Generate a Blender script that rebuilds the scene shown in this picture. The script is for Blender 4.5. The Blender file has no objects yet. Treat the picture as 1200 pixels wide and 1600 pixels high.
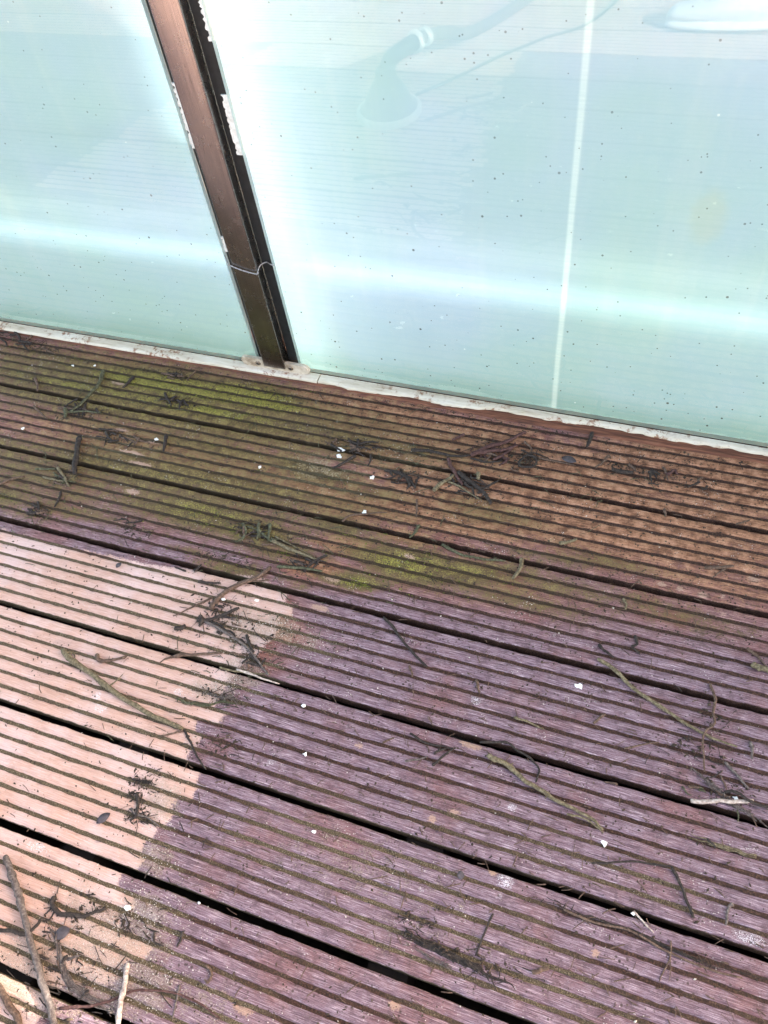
import bpy, bmesh, math, random
import numpy as np
from mathutils import Vector, Matrix
random.seed(7); rng = np.random.default_rng(11)
C = bpy.context.scene.collection
S = bpy.context.scene
R_ = math.radians

# ------------------------------------------------------------------ camera
H = 1.0586
RM = Matrix(((0.939697544, 0.2009087, -0.276774672), (0.323569779, -0.784378404, 0.529200451), (-0.1107751, -0.586844284, -0.802086444)))
cam = bpy.data.cameras.new('camera'); camo = bpy.data.objects.new('camera', cam); C.objects.link(camo)
m3 = Matrix([[RM[r][0], -RM[r][1], -RM[r][2]] for r in range(3)])
camo.matrix_world = Matrix.Translation((0, 0, H)) @ m3.to_4x4()
FPX = 1216.43
cam.sensor_fit = 'VERTICAL'; cam.sensor_height = 32.0; cam.sensor_width = 24.0
cam.lens = 32.0 * FPX / 1600.0
cam.clip_start = 0.01; cam.clip_end = 500
S.camera = camo
S.render.resolution_x = 768; S.render.resolution_y = 1024

# ------------------------------------------------------------------ sky, sun, exposure
SUN_EL = 28.0; SX, SY = 0.84, 0.5426
w = bpy.data.worlds.new('World'); S.world = w; w.use_nodes = True
nt = w.node_tree; nt.nodes.clear()
sky = nt.nodes.new('ShaderNodeTexSky'); sky.sky_type = 'NISHITA'; sky.sun_disc = False
sky.sun_elevation = R_(SUN_EL); sky.sun_rotation = math.atan2(SX, SY); sky.air_density = 1.0; sky.dust_density = 2.5
bg = nt.nodes.new('ShaderNodeBackground'); bg.inputs[1].default_value = 0.15
wo = nt.nodes.new('ShaderNodeOutputWorld'); wbm = nt.nodes.new('ShaderNodeMix'); wbm.data_type = 'RGBA'; wbm.blend_type = 'MULTIPLY'; wbm.inputs[0].default_value = 1.0; wbm.inputs[7].default_value = (1.22, 1.0, 0.80, 1)
nt.links.new(sky.outputs[0], wbm.inputs[6]); nt.links.new(wbm.outputs[2], bg.inputs[0]); nt.links.new(bg.outputs[0], wo.inputs[0])
sl = bpy.data.lights.new('sun', 'SUN'); sl.energy = 3.2; sl.angle = R_(0.53); sl.color = (1.0, 0.95, 0.87)
so = bpy.data.objects.new('sun', sl); C.objects.link(so)
sdir = Vector((-SX * math.cos(R_(SUN_EL)), -SY * math.cos(R_(SUN_EL)), -math.sin(R_(SUN_EL))))
so.rotation_euler = sdir.to_track_quat('-Z', 'Y').to_euler(); so.location = (3, 3, 3)
S.view_settings.view_transform = 'Standard'; S.view_settings.look = 'None'
S.view_settings.exposure = 2.9; S.view_settings.gamma = 1.0; S.view_settings.use_curve_mapping = False
S.cycles.max_bounces = 10; S.cycles.transparent_max_bounces = 40; S.cycles.caustics_reflective = False; S.cycles.caustics_refractive = False

# ------------------------------------------------------------------ helpers
def P(x, y, z=0.0):
    """a spot measured on the photograph -> its real place on the deck, in metres"""
    v = RM @ Vector((x - 600, y - 800, FPX)); t = (z - H) / v.z
    return Vector((v.x * t, v.y * t, z))
def pxm(p):          # metres covered by one photo pixel at p
    c = RM.transposed() @ (Vector(p) - Vector((0, 0, H))); return c.z / FPX

def tag(o, label=None, cat=None, group=None, kind=None):
    if label: o['label'] = label
    if cat: o['category'] = cat
    if group: o['group'] = group
    if kind: o['kind'] = kind
    return o
def empty(name, loc, label, cat, group=None):
    o = bpy.data.objects.new(name, None); C.objects.link(o); o.location = loc; o.empty_display_size = 0.05
    return tag(o, label, cat, group)
def link(name, me, mats, parent=None, smooth=False):
    o = bpy.data.objects.new(name, me); C.objects.link(o)
    for m in (mats if isinstance(mats, (list, tuple)) else [mats]): me.materials.append(m)
    if smooth: me.polygons.foreach_set('use_smooth', [True] * len(me.polygons))
    if parent: o.parent = parent; o.matrix_parent_inverse = Matrix.Translation(-parent.location)
    return o
def bm_obj(name, bm, mats, parent=None, smooth=False):
    me = bpy.data.meshes.new(name); bm.to_mesh(me); bm.free(); me.update()
    return link(name, me, mats, parent, smooth)
def box(bm, a, b, bevel=0.0, mi=0):
    r = bmesh.ops.create_cube(bm, size=1.0); vs = r['verts']
    for v in vs: v.co = Vector([(a[i] + b[i]) / 2 + v.co[i] * (b[i] - a[i]) for i in range(3)])
    if bevel:
        es = list({e for v in vs for e in v.link_edges})
        bmesh.ops.bevel(bm, geom=es, offset=bevel, segments=3, affect='EDGES', profile=0.6)
    return vs
def catmull(pts, n=6):
    pts = [Vector(p) for p in pts]
    if len(pts) < 3: 
        return [pts[0].lerp(pts[1], i / (n)) for i in range(n + 1)]
    q = [pts[0] * 2 - pts[1]] + pts + [pts[-1] * 2 - pts[-2]]; out = []
    for i in range(1, len(q) - 2):
        for k in range(n):
            t = k / n; a, b, c, d = q[i - 1], q[i], q[i + 1], q[i + 2]
            out.append(0.5 * (2 * b + (c - a) * t + (2 * a - 5 * b + 4 * c - d) * t * t + (3 * b - a - 3 * c + d) * t ** 3))
    out.append(pts[-1]); return out
def tube(bm, pts, rad, sides=8, cap=True, rough=0.0, flat=1.0):
    """tube along pts, rad a number or list"""
    n = len(pts); rings = []
    for i, p in enumerate(pts):
        d = (pts[min(i + 1, n - 1)] - pts[max(i - 1, 0)])
        if d.length < 1e-9: d = Vector((1, 0, 0))
        d.normalize(); up = Vector((0, 0, 1))
        if abs(d.z) > 0.95: up = Vector((0, 1, 0))
        s = d.cross(up).normalized(); u = s.cross(d)
        r = rad[i] if isinstance(rad, (list, tuple)) else rad
        ring = []
        for k in range(sides):
            a = 2 * math.pi * k / sides; rr = r * (1 + random.uniform(-rough, rough))
            ring.append(bm.verts.new(p + s * math.cos(a) * rr + u * math.sin(a) * rr * flat))
        rings.append(ring)
    for i in range(n - 1):
        for k in range(sides):
            bm.faces.new((rings[i][k], rings[i][(k + 1) % sides], rings[i + 1][(k + 1) % sides], rings[i + 1][k]))
    if cap:
        bm.faces.new(rings[0][::-1]); bm.faces.new(rings[-1])

def lathe(bm, prof, c, axis=Vector((0, 0, 1)), seg=32):
    q = axis.to_track_quat('Z', 'Y'); rings = [[bm.verts.new(Vector(c) + q @ Vector((r * math.cos(2 * math.pi * k / seg), r * math.sin(2 * math.pi * k / seg), h))) for k in range(seg)] for r, h in prof]
    for a, b in zip(rings, rings[1:]):
        for k in range(seg): bm.faces.new((a[k], a[(k + 1) % seg], b[(k + 1) % seg], b[k]))
    bm.faces.new(rings[0][::-1]); bm.faces.new(rings[-1])

# ------------------------------------------------------------------ materials
class N:
    def __init__(s, name):
        s.m = bpy.data.materials.new(name); s.m.use_nodes = True; s.t = s.m.node_tree; s.t.nodes.clear()
        s.out = s.t.nodes.new('ShaderNodeOutputMaterial')
    def n(s, ty, **kw):
        x = s.t.nodes.new(ty)
        for k, v in kw.items():
            if k in x.inputs: x.inputs[k].default_value = v
            else: setattr(x, k, v)
        return x
    def l(s, a, b): s.t.links.new(a, b)
    def coord(s, sx=1, sy=1, sz=1):
        c = s.n('ShaderNodeTexCoord'); mp = s.n('ShaderNodeMapping'); mp.inputs['Scale'].default_value = (sx, sy, sz)
        s.l(c.outputs['Object'], mp.inputs[0]); return mp.outputs[0]
    def noise(s, vec, scale=5, detail=4, rough=0.6, dist=0.0):
        x = s.n('ShaderNodeTexNoise', Scale=scale, Detail=detail, Roughness=rough, Distortion=dist); s.l(vec, x.inputs['Vector']); return x.outputs['Fac']
    def vor(s, vec, scale, feature='F1', out='Distance', rnd=1.0):
        x = s.n('ShaderNodeTexVoronoi', Scale=scale, Randomness=rnd); x.feature = feature; s.l(vec, x.inputs['Vector']); return x.outputs[out]
    def ramp(s, fac, stops, interp='LINEAR'):
        x = s.n('ShaderNodeValToRGB'); cr = x.color_ramp; cr.interpolation = interp
        while len(cr.elements) < len(stops): cr.elements.new(0.5)
        for e, (p, c) in zip(cr.elements, stops):
            e.position = p; e.color = (*c, 1) if isinstance(c, tuple) else (c, c, c, 1)
        s.l(fac, x.inputs[0]); return x.outputs[0]
    def mix(s, fac, a, b, mode='MIX'):
        x = s.n('ShaderNodeMix'); x.data_type = 'RGBA'; x.blend_type = mode
        for v, k in ((fac, 0), (a, 6), (b, 7)):
            if hasattr(v, 'is_linked') or hasattr(v, 'links'): s.l(v, x.inputs[k])
            else: x.inputs[k].default_value = v if k == 0 else (*v, 1)
        return x.outputs[2]
    def math(s, op, a, b=None, c=None, clamp=False):
        x = s.n('ShaderNodeMath'); x.operation = op; x.use_clamp = clamp
        for i, v in enumerate((a, b, c)):
            if v is None: continue
            if hasattr(v, 'links'): s.l(v, x.inputs[i])
            else: x.inputs[i].default_value = v
        return x.outputs[0]
    def sstep(s, v, a, b):
        x = s.n('ShaderNodeMapRange'); x.interpolation_type = 'SMOOTHSTEP'; s.l(v, x.inputs[0])
        x.inputs[1].default_value = a; x.inputs[2].default_value = b; return x.outputs[0]
    def bump(s, h, strength=0.5, dist=0.001, nrm=None):
        x = s.n('ShaderNodeBump', Strength=strength, Distance=dist); s.l(h, x.inputs['Height'])
        if nrm: s.l(nrm, x.inputs['Normal'])
        return x.outputs[0]
    def bsdf(s, col, rough=0.6, metal=0.0, normal=None, spec=0.5):
        x = s.n('ShaderNodeBsdfPrincipled')
        for v, k in ((col, 'Base Color'), (rough, 'Roughness'), (metal, 'Metallic'), (spec, 'Specular IOR Level')):
            if hasattr(v, 'links'): s.l(v, x.inputs[k])
            else: x.inputs[k].default_value = (*v, 1) if isinstance(v, tuple) else v
        if normal: s.l(normal, x.inputs['Normal'])
        return x.outputs[0]
    def done(s, sh): s.l(sh, s.out.inputs[0]); return s.m

# --- deck wood
def mat_deck():
    s = N('grooved_decking')
    a1 = s.n('ShaderNodeVertexColor', layer_name='zone'); a2 = s.n('ShaderNodeVertexColor', layer_name='wear')
    r1 = s.n('ShaderNodeSeparateColor'); s.l(a1.outputs[0], r1.inputs[0]); r2 = s.n('ShaderNodeSeparateColor'); s.l(a2.outputs[0], r2.inputs[0])
    clean, moss, tan, sand = r1.outputs[0], r1.outputs[1], r1.outputs[2], a1.outputs[1]
    groove, bare, grime_gap_shade = r2.outputs[0], r2.outputs[1], r2.outputs[2]
    c0 = s.coord(); fib = s.noise(s.coord(34, 850, 90), 1.0, 5, 0.72, 0.5); fib2 = s.noise(s.coord(110, 1500, 200), 1.0, 3, 0.6)
    big = s.noise(c0, 9, 5, 0.6); med = s.noise(c0, 55, 5, 0.65); fine = s.noise(c0, 420, 3, 0.6); grit = s.noise(c0, 900, 2, 0.7)
    edge = s.math('ADD', s.math('MULTIPLY', med, 0.5), s.math('MULTIPLY', fine, 0.5))
    def zone(m, amt=0.9, lo=0.42, hi=0.58):
        return s.sstep(s.math('ADD', m, s.math('MULTIPLY', s.math('SUBTRACT', edge, 0.5), amt)), lo, hi)
    # weathered purple film with pale raised fibres
    pur = s.ramp(fib, [(0.32, (0.046, 0.023, 0.032)), (0.44, (0.137, 0.080, 0.100)), (0.56, (0.236, 0.155, 0.187)), (0.67, (0.53, 0.42, 0.455))])
    pur = s.mix(s.sstep(big, 0.46, 0.68), pur, s.ramp(fib, [(0.32, (0.065, 0.026, 0.026)), (0.5, (0.175, 0.083, 0.087)), (0.70, (0.36, 0.22, 0.225))]))
    pur = s.mix(s.math('MULTIPLY', s.sstep(fib2, 0.56, 0.72), 0.55), pur, (0.46, 0.39, 0.42))
    # washed tan wood
    cl = s.ramp(fib, [(0.30, (0.38, 0.215, 0.158)), (0.5, (0.52, 0.318, 0.250)), (0.72, (0.66, 0.455, 0.385))])
    cl = s.mix(s.sstep(big, 0.4, 0.7), cl, s.ramp(fib, [(0.3, (0.50, 0.335, 0.30)), (0.7, (0.67, 0.50, 0.47))]))
    # brown film
    br = s.ramp(s.math('ADD', s.math('MULTIPLY', fib, 0.5), s.math('MULTIPLY', med, 0.5)), [(0.34, (0.045, 0.018, 0.009)), (0.45, (0.165, 0.072, 0.036)), (0.54, (0.36, 0.175, 0.098)), (0.66, (0.56, 0.32, 0.21))])
    # green algae
    mo = s.ramp(s.math('ADD', s.math('MULTIPLY', fine, 0.45), s.math('MULTIPLY', med, 0.55)), [(0.34, (0.028, 0.019, 0.007)), (0.48, (0.098, 0.072, 0.020)), (0.66, (0.20, 0.155, 0.055))])
    pur = s.mix(s.math('MULTIPLY', s.sstep(med, .50, .66), .45), pur, (0.060, 0.030, 0.034))
    pur = s.mix(s.sstep(s.math('MAXIMUM', tan, s.math('MULTIPLY', moss, .8)), .01, .42), pur, s.mix(1.0, pur, (1.02, .72, .52), 'MULTIPLY'))
    col = s.mix(zone(tan, 1.15, .30, .62), pur, br)
    mossf = zone(moss, 1.4, 0.16, 0.60)
    mo = s.mix(zone(moss, 1.6, 0.62, 1.05), mo, s.ramp(fine, [(0.33, (0.050, 0.045, 0.008)), (0.5, (0.165, 0.155, 0.020)), (0.66, (0.33, 0.32, 0.045))]))
    col = s.mix(s.math('MULTIPLY', mossf, 0.85), col, mo)
    cleanf = zone(clean, 0.95, 0.42, 0.58)
    col = s.mix(cleanf, col, cl)
    cl_d = s.math('MULTIPLY', s.sstep(s.noise(s.coord(16, 60, 16), 1, 5, .7), .52, .72), .30)
    col = s.mix(s.math('MULTIPLY', cl_d, cleanf), col, (0.26, 0.15, 0.115))
    col = s.mix(s.math('MULTIPLY', zone(bare, 2.2, 0.40, 0.72), .85), col, s.ramp(fib, [(.3, (0.27, 0.155, 0.11)), (.7, (0.50, 0.335, 0.25))]))
    scf = s.math('MULTIPLY', zone(a2.outputs[1], 1.2, .35, .6), s.sstep(s.math('ADD', s.math('MULTIPLY', grit, .6), s.math('MULTIPLY', fib2, .4)), .50, .57))
    col = s.mix(s.math('MULTIPLY', scf, .9), col, (0.72, 0.70, 0.72))
    # settled sandy dust
    sf = s.math('MULTIPLY', zone(sand, 1.6, 0.4, 0.6), s.sstep(grit, 0.42, 0.55))
    col = s.mix(s.math('MULTIPLY', sf, 0.8), col, s.ramp(fine, [(0.35, (0.12, 0.085, 0.055)), (0.65, (0.42, 0.34, 0.26))]))
    col = s.mix(s.math('MULTIPLY', s.sstep(s.noise(c0, 1100, 3, .75), .46, .36), s.math('SUBTRACT', .55, s.math('MULTIPLY', cleanf, .38))), col, (0.030, 0.019, 0.017))
    # small dark dirt spots
    vd = s.n('ShaderNodeTexVoronoi', Scale=150.0); s.l(c0, vd.inputs['Vector'])
    spot = s.math('MULTIPLY', s.sstep(vd.outputs['Distance'], 0.30, 0.17), s.sstep(s.noise(c0, 30, 3, .6), 0.50, 0.60))
    spot = s.math('MULTIPLY', spot, s.math('SUBTRACT', 1.0, s.math('MULTIPLY', cleanf, 0.85)))
    col = s.mix(s.math('MULTIPLY', spot, 0.75), col, (0.035, 0.020, 0.012))
    vd2 = s.n('ShaderNodeTexVoronoi', Scale=260.0); s.l(c0, vd2.inputs['Vector'])
    sp2 = s.math('MULTIPLY', s.sstep(vd2.outputs['Distance'], 0.25, 0.12), s.sstep(s.noise(c0, 17, 3, .6), 0.56, 0.63))
    col = s.mix(s.math('MULTIPLY', sp2, 0.7), col, (0.55, 0.50, 0.45))
    # grime film
    col = s.mix(s.math('MULTIPLY', zone(grime_gap_shade, 1.4, .35, .75), 0.72), col, (0.028, 0.019, 0.014))
    # silt in the grooves, with occlusion shade painted into the dark ramp
    gr = s.ramp(s.noise(c0, 650, 3, 0.75), [(0.34, (0.020, 0.014, 0.008)), (0.50, (0.095, 0.068, 0.036)), (0.60, (0.17, 0.13, 0.075)), (0.72, (0.42, 0.36, 0.26))])
    grd = s.ramp(s.noise(c0, 420, 3, 0.7), [(0.35, (0.014, 0.006, 0.004)), (0.55, (0.058, 0.026, 0.016)), (0.75, (0.15, 0.085, 0.05))])
    gfill = s.sstep(s.math('ADD', s.math('ADD', s.math('MULTIPLY', sand, 1.5), s.math('MULTIPLY', clean, 0.5)), s.math('MULTIPLY', s.math('SUBTRACT', big, 0.5), 1.0)), 0.12, 0.5)
    gc = s.mix(gfill, grd, gr)
    gc = s.mix(s.math('MULTIPLY', mossf, 0.5), gc, (0.035, 0.032, 0.010))
    col = s.mix(s.sstep(s.math('ADD', groove, s.math('MULTIPLY', s.math('SUBTRACT', fine, 0.5), 0.7)), 0.35, 0.6), col, gc)
    col = s.mix(s.sstep(grime_gap_shade, .90, .98), col, (0.010, 0.007, 0.006))  # shade of the gaps painted onto the board sides
    h = s.math('ADD', s.math('MULTIPLY', fib, 1.5), s.math('ADD', s.math('MULTIPLY', fine, 0.7), s.math('MULTIPLY', s.math('MULTIPLY', groove, grit), 2.2)))
    nb = s.bump(h, 0.85, 0.0011)
    return s.done(s.bsdf(col, 0.72, 0, nb, 0.32))

def mat_simple(name, stops, scale=80, rough=0.7, metal=0, bump=0.4, bd=0.0006, st=(1, 1, 1), spec=0.4):
    s = N(name); f = s.noise(s.coord(*st), scale, 5, 0.65)
    return s.done(s.bsdf(s.ramp(f, stops), rough, metal, s.bump(f, bump, bd), spec))

def mat_glass_front():
    s = N('frosted_glass')
    c = s.coord(); v = s.noise(s.coord(26, 1, 1.2), 1.0, 4, .6); b = s.noise(c, 2.6, 3, .55)
    base = s.ramp(b, [(0.30, (0.208, 0.335, 0.355)), (0.50, (0.213, 0.330, 0.400)), (0.68, (0.228, 0.330, 0.448))])
    base = s.mix(s.math('MULTIPLY', s.sstep(v, 0.45, 0.75), 0.12), base, (0.37, 0.42, 0.45))
    geo = s.n('ShaderNodeTexCoord'); sep = s.n('ShaderNodeSeparateXYZ'); s.l(geo.outputs['Object'], sep.inputs[0]); z = sep.outputs[2]; x = sep.outputs[0]
    zz = s.math('ADD', z, s.math('MULTIPLY', s.noise(s.coord(9, 1, 9), 1, 4, .6), 0.06))
    # darker green towards the bottom edge
    base = s.mix(s.math('MULTIPLY', s.sstep(zz, 0.115, 0.045), 0.62), base, (0.10, 0.19, 0.175))
    base = s.mix(s.math('MULTIPLY', s.sstep(zz, 0.27, 0.10), 0.35), base, (0.17, 0.275, 0.275))
    # yellowish stain
    mp = s.n('ShaderNodeMapping'); s.l(geo.outputs['Object'], mp.inputs[0]); mp.inputs['Location'].default_value = (-0.04 / 0.024, 0, -0.415 / 0.042); mp.inputs['Scale'].default_value = (1 / 0.024, 0, 1 / 0.042)
    ln = s.n('ShaderNodeVectorMath'); ln.operation = 'LENGTH'; s.l(mp.outputs[0], ln.inputs[0])
    base = s.mix(s.math('MULTIPLY', s.sstep(s.math('ADD', ln.outputs['Value'], s.math('MULTIPLY', s.noise(c, 60, 3, .6), .6)), 1.5, 0.9), 0.25), base, (0.27, 0.31, 0.22))
    # bright vertical light streak painted into the glass colour
    xx = s.math('ABSOLUTE', s.math('ADD', s.math('ADD', x, 0.1385), s.math('MULTIPLY', s.math('SUBTRACT', s.noise(s.coord(1, 1, 5), 1, 2, .5), .5), .004)))
    light_streak = s.math('MULTIPLY', s.sstep(xx, 0.0065, 0.002), s.math('ADD', 0.45, s.math('MULTIPLY', s.noise(s.coord(1, 1, 40), 6, 3, .7), .7)))
    # splash dirt
    def dots(scale, size, th, seed):
        vv = s.n('ShaderNodeTexVoronoi', Scale=scale); mp2 = s.n('ShaderNodeMapping'); mp2.inputs['Location'].default_value = (seed, 0, seed * 2); mp2.inputs['Scale'].default_value = (1, 0, 1)
        s.l(geo.outputs['Object'], mp2.inputs[0]); s.l(mp2.outputs[0], vv.inputs['Vector'])
        sc = s.n('ShaderNodeSeparateColor'); s.l(vv.outputs['Color'], sc.inputs[0])
        rad = s.math('MULTIPLY', s.math('POWER', sc.outputs[1], 2.0), size)
        inside = s.math('LESS_THAN', vv.outputs['Distance'], s.math('ADD', rad, size * 0.35))
        return s.math('MULTIPLY', inside, s.math('GREATER_THAN', sc.outputs[0], th))
    d1 = dots(75, 0.095, 0.78, 3.1); d2 = dots(140, 0.13, 0.82, 7.7); d3 = dots(28, 0.045, 0.72, 1.3)
    dm = s.math('MAXIMUM', s.math('MAXIMUM', d1, d2), d3)
    dense = s.sstep(s.math('ADD', z, s.math('MULTIPLY', s.noise(c, 6, 2, .5), 0.7)), 0.95, 0.35)
    dm = s.math('MULTIPLY', dm, s.math('ADD', 0.55, s.math('MULTIPLY', dense, 0.4)))
    base = s.mix(s.math('MULTIPLY', dots(40, .05, .90, 9.9), 0.35), base, (0.6, 0.65, 0.68))
    base = s.mix(s.math('MULTIPLY', light_streak, 0.45), base, (0.50, 0.60, 0.64))
    base = s.mix(dm, base, (0.03, 0.035, 0.035))
    tr = s.n('ShaderNodeBsdfTranslucent'); s.l(base, tr.inputs[0])
    df = s.n('ShaderNodeBsdfDiffuse'); s.l(base, df.inputs[0])
    body = s.n('ShaderNodeMixShader'); body.inputs[0].default_value = 0.40; s.l(tr.outputs[0], body.inputs[1]); s.l(df.outputs[0], body.inputs[2])
    return s.done(body.outputs[0])
def mat_front():
    s = N('clear_front_of_glass'); t = s.n('ShaderNodeBsdfTransparent'); t.inputs[0].default_value = (.965, .99, .98, 1)
    g = s.n('ShaderNodeBsdfGlossy', Roughness=0.012); s.l(s.bump(s.noise(s.coord(), 5, 2, .5), 0.012, 0.01), g.inputs['Normal'])
    fr = s.n('ShaderNodeFresnel', IOR=1.68); mx = s.n('ShaderNodeMixShader'); s.l(s.math('MULTIPLY', fr.outputs[0], 1.2), mx.inputs[0])
    s.l(t.outputs[0], mx.inputs[1]); s.l(g.outputs[0], mx.inputs[2]); return s.done(mx.outputs[0])
def mat_clear(name, col):
    s = N(name); t = s.n('ShaderNodeBsdfTransparent'); t.inputs[0].default_value = (*col, 1)
    g = s.n('ShaderNodeBsdfGlossy', Roughness=0.05); mx = s.n('ShaderNodeMixShader'); mx.inputs[0].default_value = 0.04
    s.l(t.outputs[0], mx.inputs[1]); s.l(g.outputs[0], mx.inputs[2]); return s.done(mx.outputs[0])
def mat_edge():
    s = N('polished_glass_edge'); t = s.n('ShaderNodeBsdfTranslucent'); t.inputs[0].default_value = (.93, .99, .96, 1)
    d = s.n('ShaderNodeBsdfPrincipled', Roughness=.2); d.inputs['Base Color'].default_value = (.88, .96, .93, 1)
    mx = s.n('ShaderNodeMixShader'); mx.inputs[0].default_value = 0.5; s.l(t.outputs[0], mx.inputs[1]); s.l(d.outputs[0], mx.inputs[2]); return s.done(mx.outputs[0])
def mat_steel():
    s = N('brushed_steel'); f = s.noise(s.coord(500, 500, 6), 1, 4, .7); b = s.noise(s.coord(30, 30, 30), 1, 5, .7)
    geo = s.n('ShaderNodeTexCoord'); sep = s.n('ShaderNodeSeparateXYZ'); s.l(geo.outputs['Object'], sep.inputs[0])
    col = s.ramp(f, [(0.3, (0.26, 0.245, 0.235)), (0.7, (0.42, 0.40, 0.385))])
    dirt = s.sstep(s.math('ADD', sep.outputs[2], s.math('MULTIPLY', b, -.12)), 0.06, -0.04)
    col = s.mix(s.math('MULTIPLY', dirt, .6), col, (.10, .075, .05))
    col = s.mix(s.math('MULTIPLY', s.sstep(s.noise(s.coord(120, 120, 25), 1, 4, .7), .62, .70), .6), col, (.08, .045, .025))
    rg = s.math('ADD', .16, s.math('MULTIPLY', b, .20))
    return s.done(s.bsdf(col, rg, 1.0, s.bump(f, .12, .0003)))
def mat_white_rail():
    s = N('chalky_white_aluminium'); c = s.coord()
    n1 = s.noise(s.coord(10, 60, 60), 1, 5, .7); n2 = s.noise(c, 90, 5, .75); n3 = s.noise(c, 14, 3, .6)
    col = s.ramp(n1, [(.3, (.30, .23, .16)), (.45, (.52, .45, .35)), (.7, (.66, .61, .53))])
    rust = s.math('MULTIPLY', s.sstep(n2, .50, .60), s.sstep(n3, .46, .58))
    col = s.mix(s.math('MULTIPLY', rust, .9), col, (.20, .075, .03))
    return s.done(s.bsdf(col, .5, 0, s.bump(n2, .5, .0008)))

M = {}
M['deck'] = mat_deck()
M['glass'] = mat_glass_front(); M['glass_front'] = mat_front(); M['glass_edge'] = mat_edge()
M['tint'] = mat_clear('added_band_film_tint', (.962, .967, .969))
M['steel'] = mat_steel(); M['rail'] = mat_white_rail()
M['seal'] = mat_simple('white_sealant', [(.3, (.55, .55, .52)), (.7, (.85, .86, .84))], 120, .6)
M['slot_black'] = mat_simple('slot_shade_black', [(.3, (.006, .007, .008)), (.7, (.016, .018, .020))], 100, .55, bump=.15)
M['timber'] = mat_simple('red_brown_timber', [(.30, (.030, .012, .007)), (.5, (.11, .038, .020)), (.68, (.21, .085, .048)), (.78, (.45, .30, .20))], 1, .75, bump=.9, bd=.001, st=(14, 260, 200))
M['soil'] = mat_simple('dark_soil', [(.3, (.008, .006, .004)), (.7, (.03, .022, .014))], 60, .95)
M['joist'] = mat_simple('old_joist', [(.3, (.006, .004, .003)), (.7, (.018, .012, .009))], 30, .9)
M['wire'] = mat_simple('twisted_wire', [(.3, (.20, .19, .19)), (.7, (.5, .5, .52))], 300, .35, .9)
M['screw'] = mat_simple('screw_steel', [(.3, (.10, .07, .05)), (.7, (.35, .28, .22))], 300, .4, .8)
M['plate'] = mat_simple('stained_plate', [(.30, (.22, .15, .10)), (.5, (.50, .42, .33)), (.7, (.66, .60, .52))], 45, .42, .25, bump=.2)
def bark(name, a, b, c): return mat_simple(name, [(.28, a), (.5, b), (.72, c)], 1, .85, bump=1.0, bd=.0008, st=(260, 260, 260))
M['dark'] = bark('dark_bark', (.007, .005, .004), (.024, .017, .014), (.070, .053, .042))
M['grey'] = bark('grey_bark', (.030, .022, .020), (.095, .074, .066), (.21, .175, .155))
M['olive'] = bark('olive_bark', (.035, .026, .014), (.125, .098, .055), (.26, .215, .135))
M['brown'] = bark('brown_bark', (.028, .016, .011), (.090, .055, .038), (.19, .125, .09))
M['red'] = bark('red_bark', (.022, .008, .008), (.065, .028, .024), (.13, .07, .06))
M['pale'] = bark('peeled_pale_wood', (.14, .10, .085), (.36, .29, .25), (.60, .53, .47))
M['green'] = bark('green_stem', (.020, .020, .010), (.060, .058, .030), (.15, .15, .09))
M['crumb'] = mat_simple('soil_crumbs', [(.3, (.016, .011, .008)), (.55, (.055, .038, .025)), (.75, (.16, .115, .075))], 55, .95)
M['grit'] = mat_simple('pale_grit', [(.3, (.30, .25, .20)), (.7, (.75, .70, .64))], 120, .8)
M['chip'] = mat_simple('white_chip', [(.3, (.70, .69, .66)), (.7, (.88, .88, .86))], 200, .7)
M['leaf'] = mat_simple('dead_leaf', [(.3, (.035, .028, .030)), (.7, (.11, .09, .095))], 120, .6)

# ------------------------------------------------------------------ value noise on arrays
def vnoise(x, y, seed=0):
    r = np.random.default_rng(seed).random((256, 256)); xi = np.floor(x).astype(int); yi = np.floor(y).astype(int)
    fx = x - xi; fy = y - yi; fx = fx * fx * (3 - 2 * fx); fy = fy * fy * (3 - 2 * fy)
    g = lambda a, b: r[a % 256, b % 256]
    return (g(xi, yi) * (1 - fx) + g(xi + 1, yi) * fx) * (1 - fy) + (g(xi, yi + 1) * (1 - fx) + g(xi + 1, yi + 1) * fx) * fy
def poly_sd(x, y, poly):
    """signed distance (+ inside) to a polygon"""
    n = len(poly); d = np.full(x.shape, 1e9); ins = np.zeros(x.shape, bool)
    for i in range(n):
        ax, ay = poly[i]; bx, by = poly[(i + 1) % n]; ex, ey = bx - ax, by - ay
        t = np.clip(((x - ax) * ex + (y - ay) * ey) / (ex * ex + ey * ey + 1e-12), 0, 1)
        d = np.minimum(d, np.hypot(x - ax - ex * t, y - ay - ey * t))
        c = ((ay > y) != (by > y)); c &= x < (bx - ax) * (y - ay) / ((by - ay) if abs(by - ay) > 1e-9 else 1e-9) + ax
        ins ^= c
    return np.where(ins, d, -d)
def pp(lst): return [tuple(P(a, b)[:2]) for a, b in lst]
def blobs(x, y, lst):
    """(px, py, half-length along boards m, half-width m, weight)"""
    o = np.zeros(x.shape)
    for a, b, rx, ry, wt in lst:
        p = P(a, b); o = np.maximum(o, wt * np.exp(-(((x - p.x) / rx) ** 2 + ((y - p.y) / ry) ** 2)))
    return o

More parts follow.
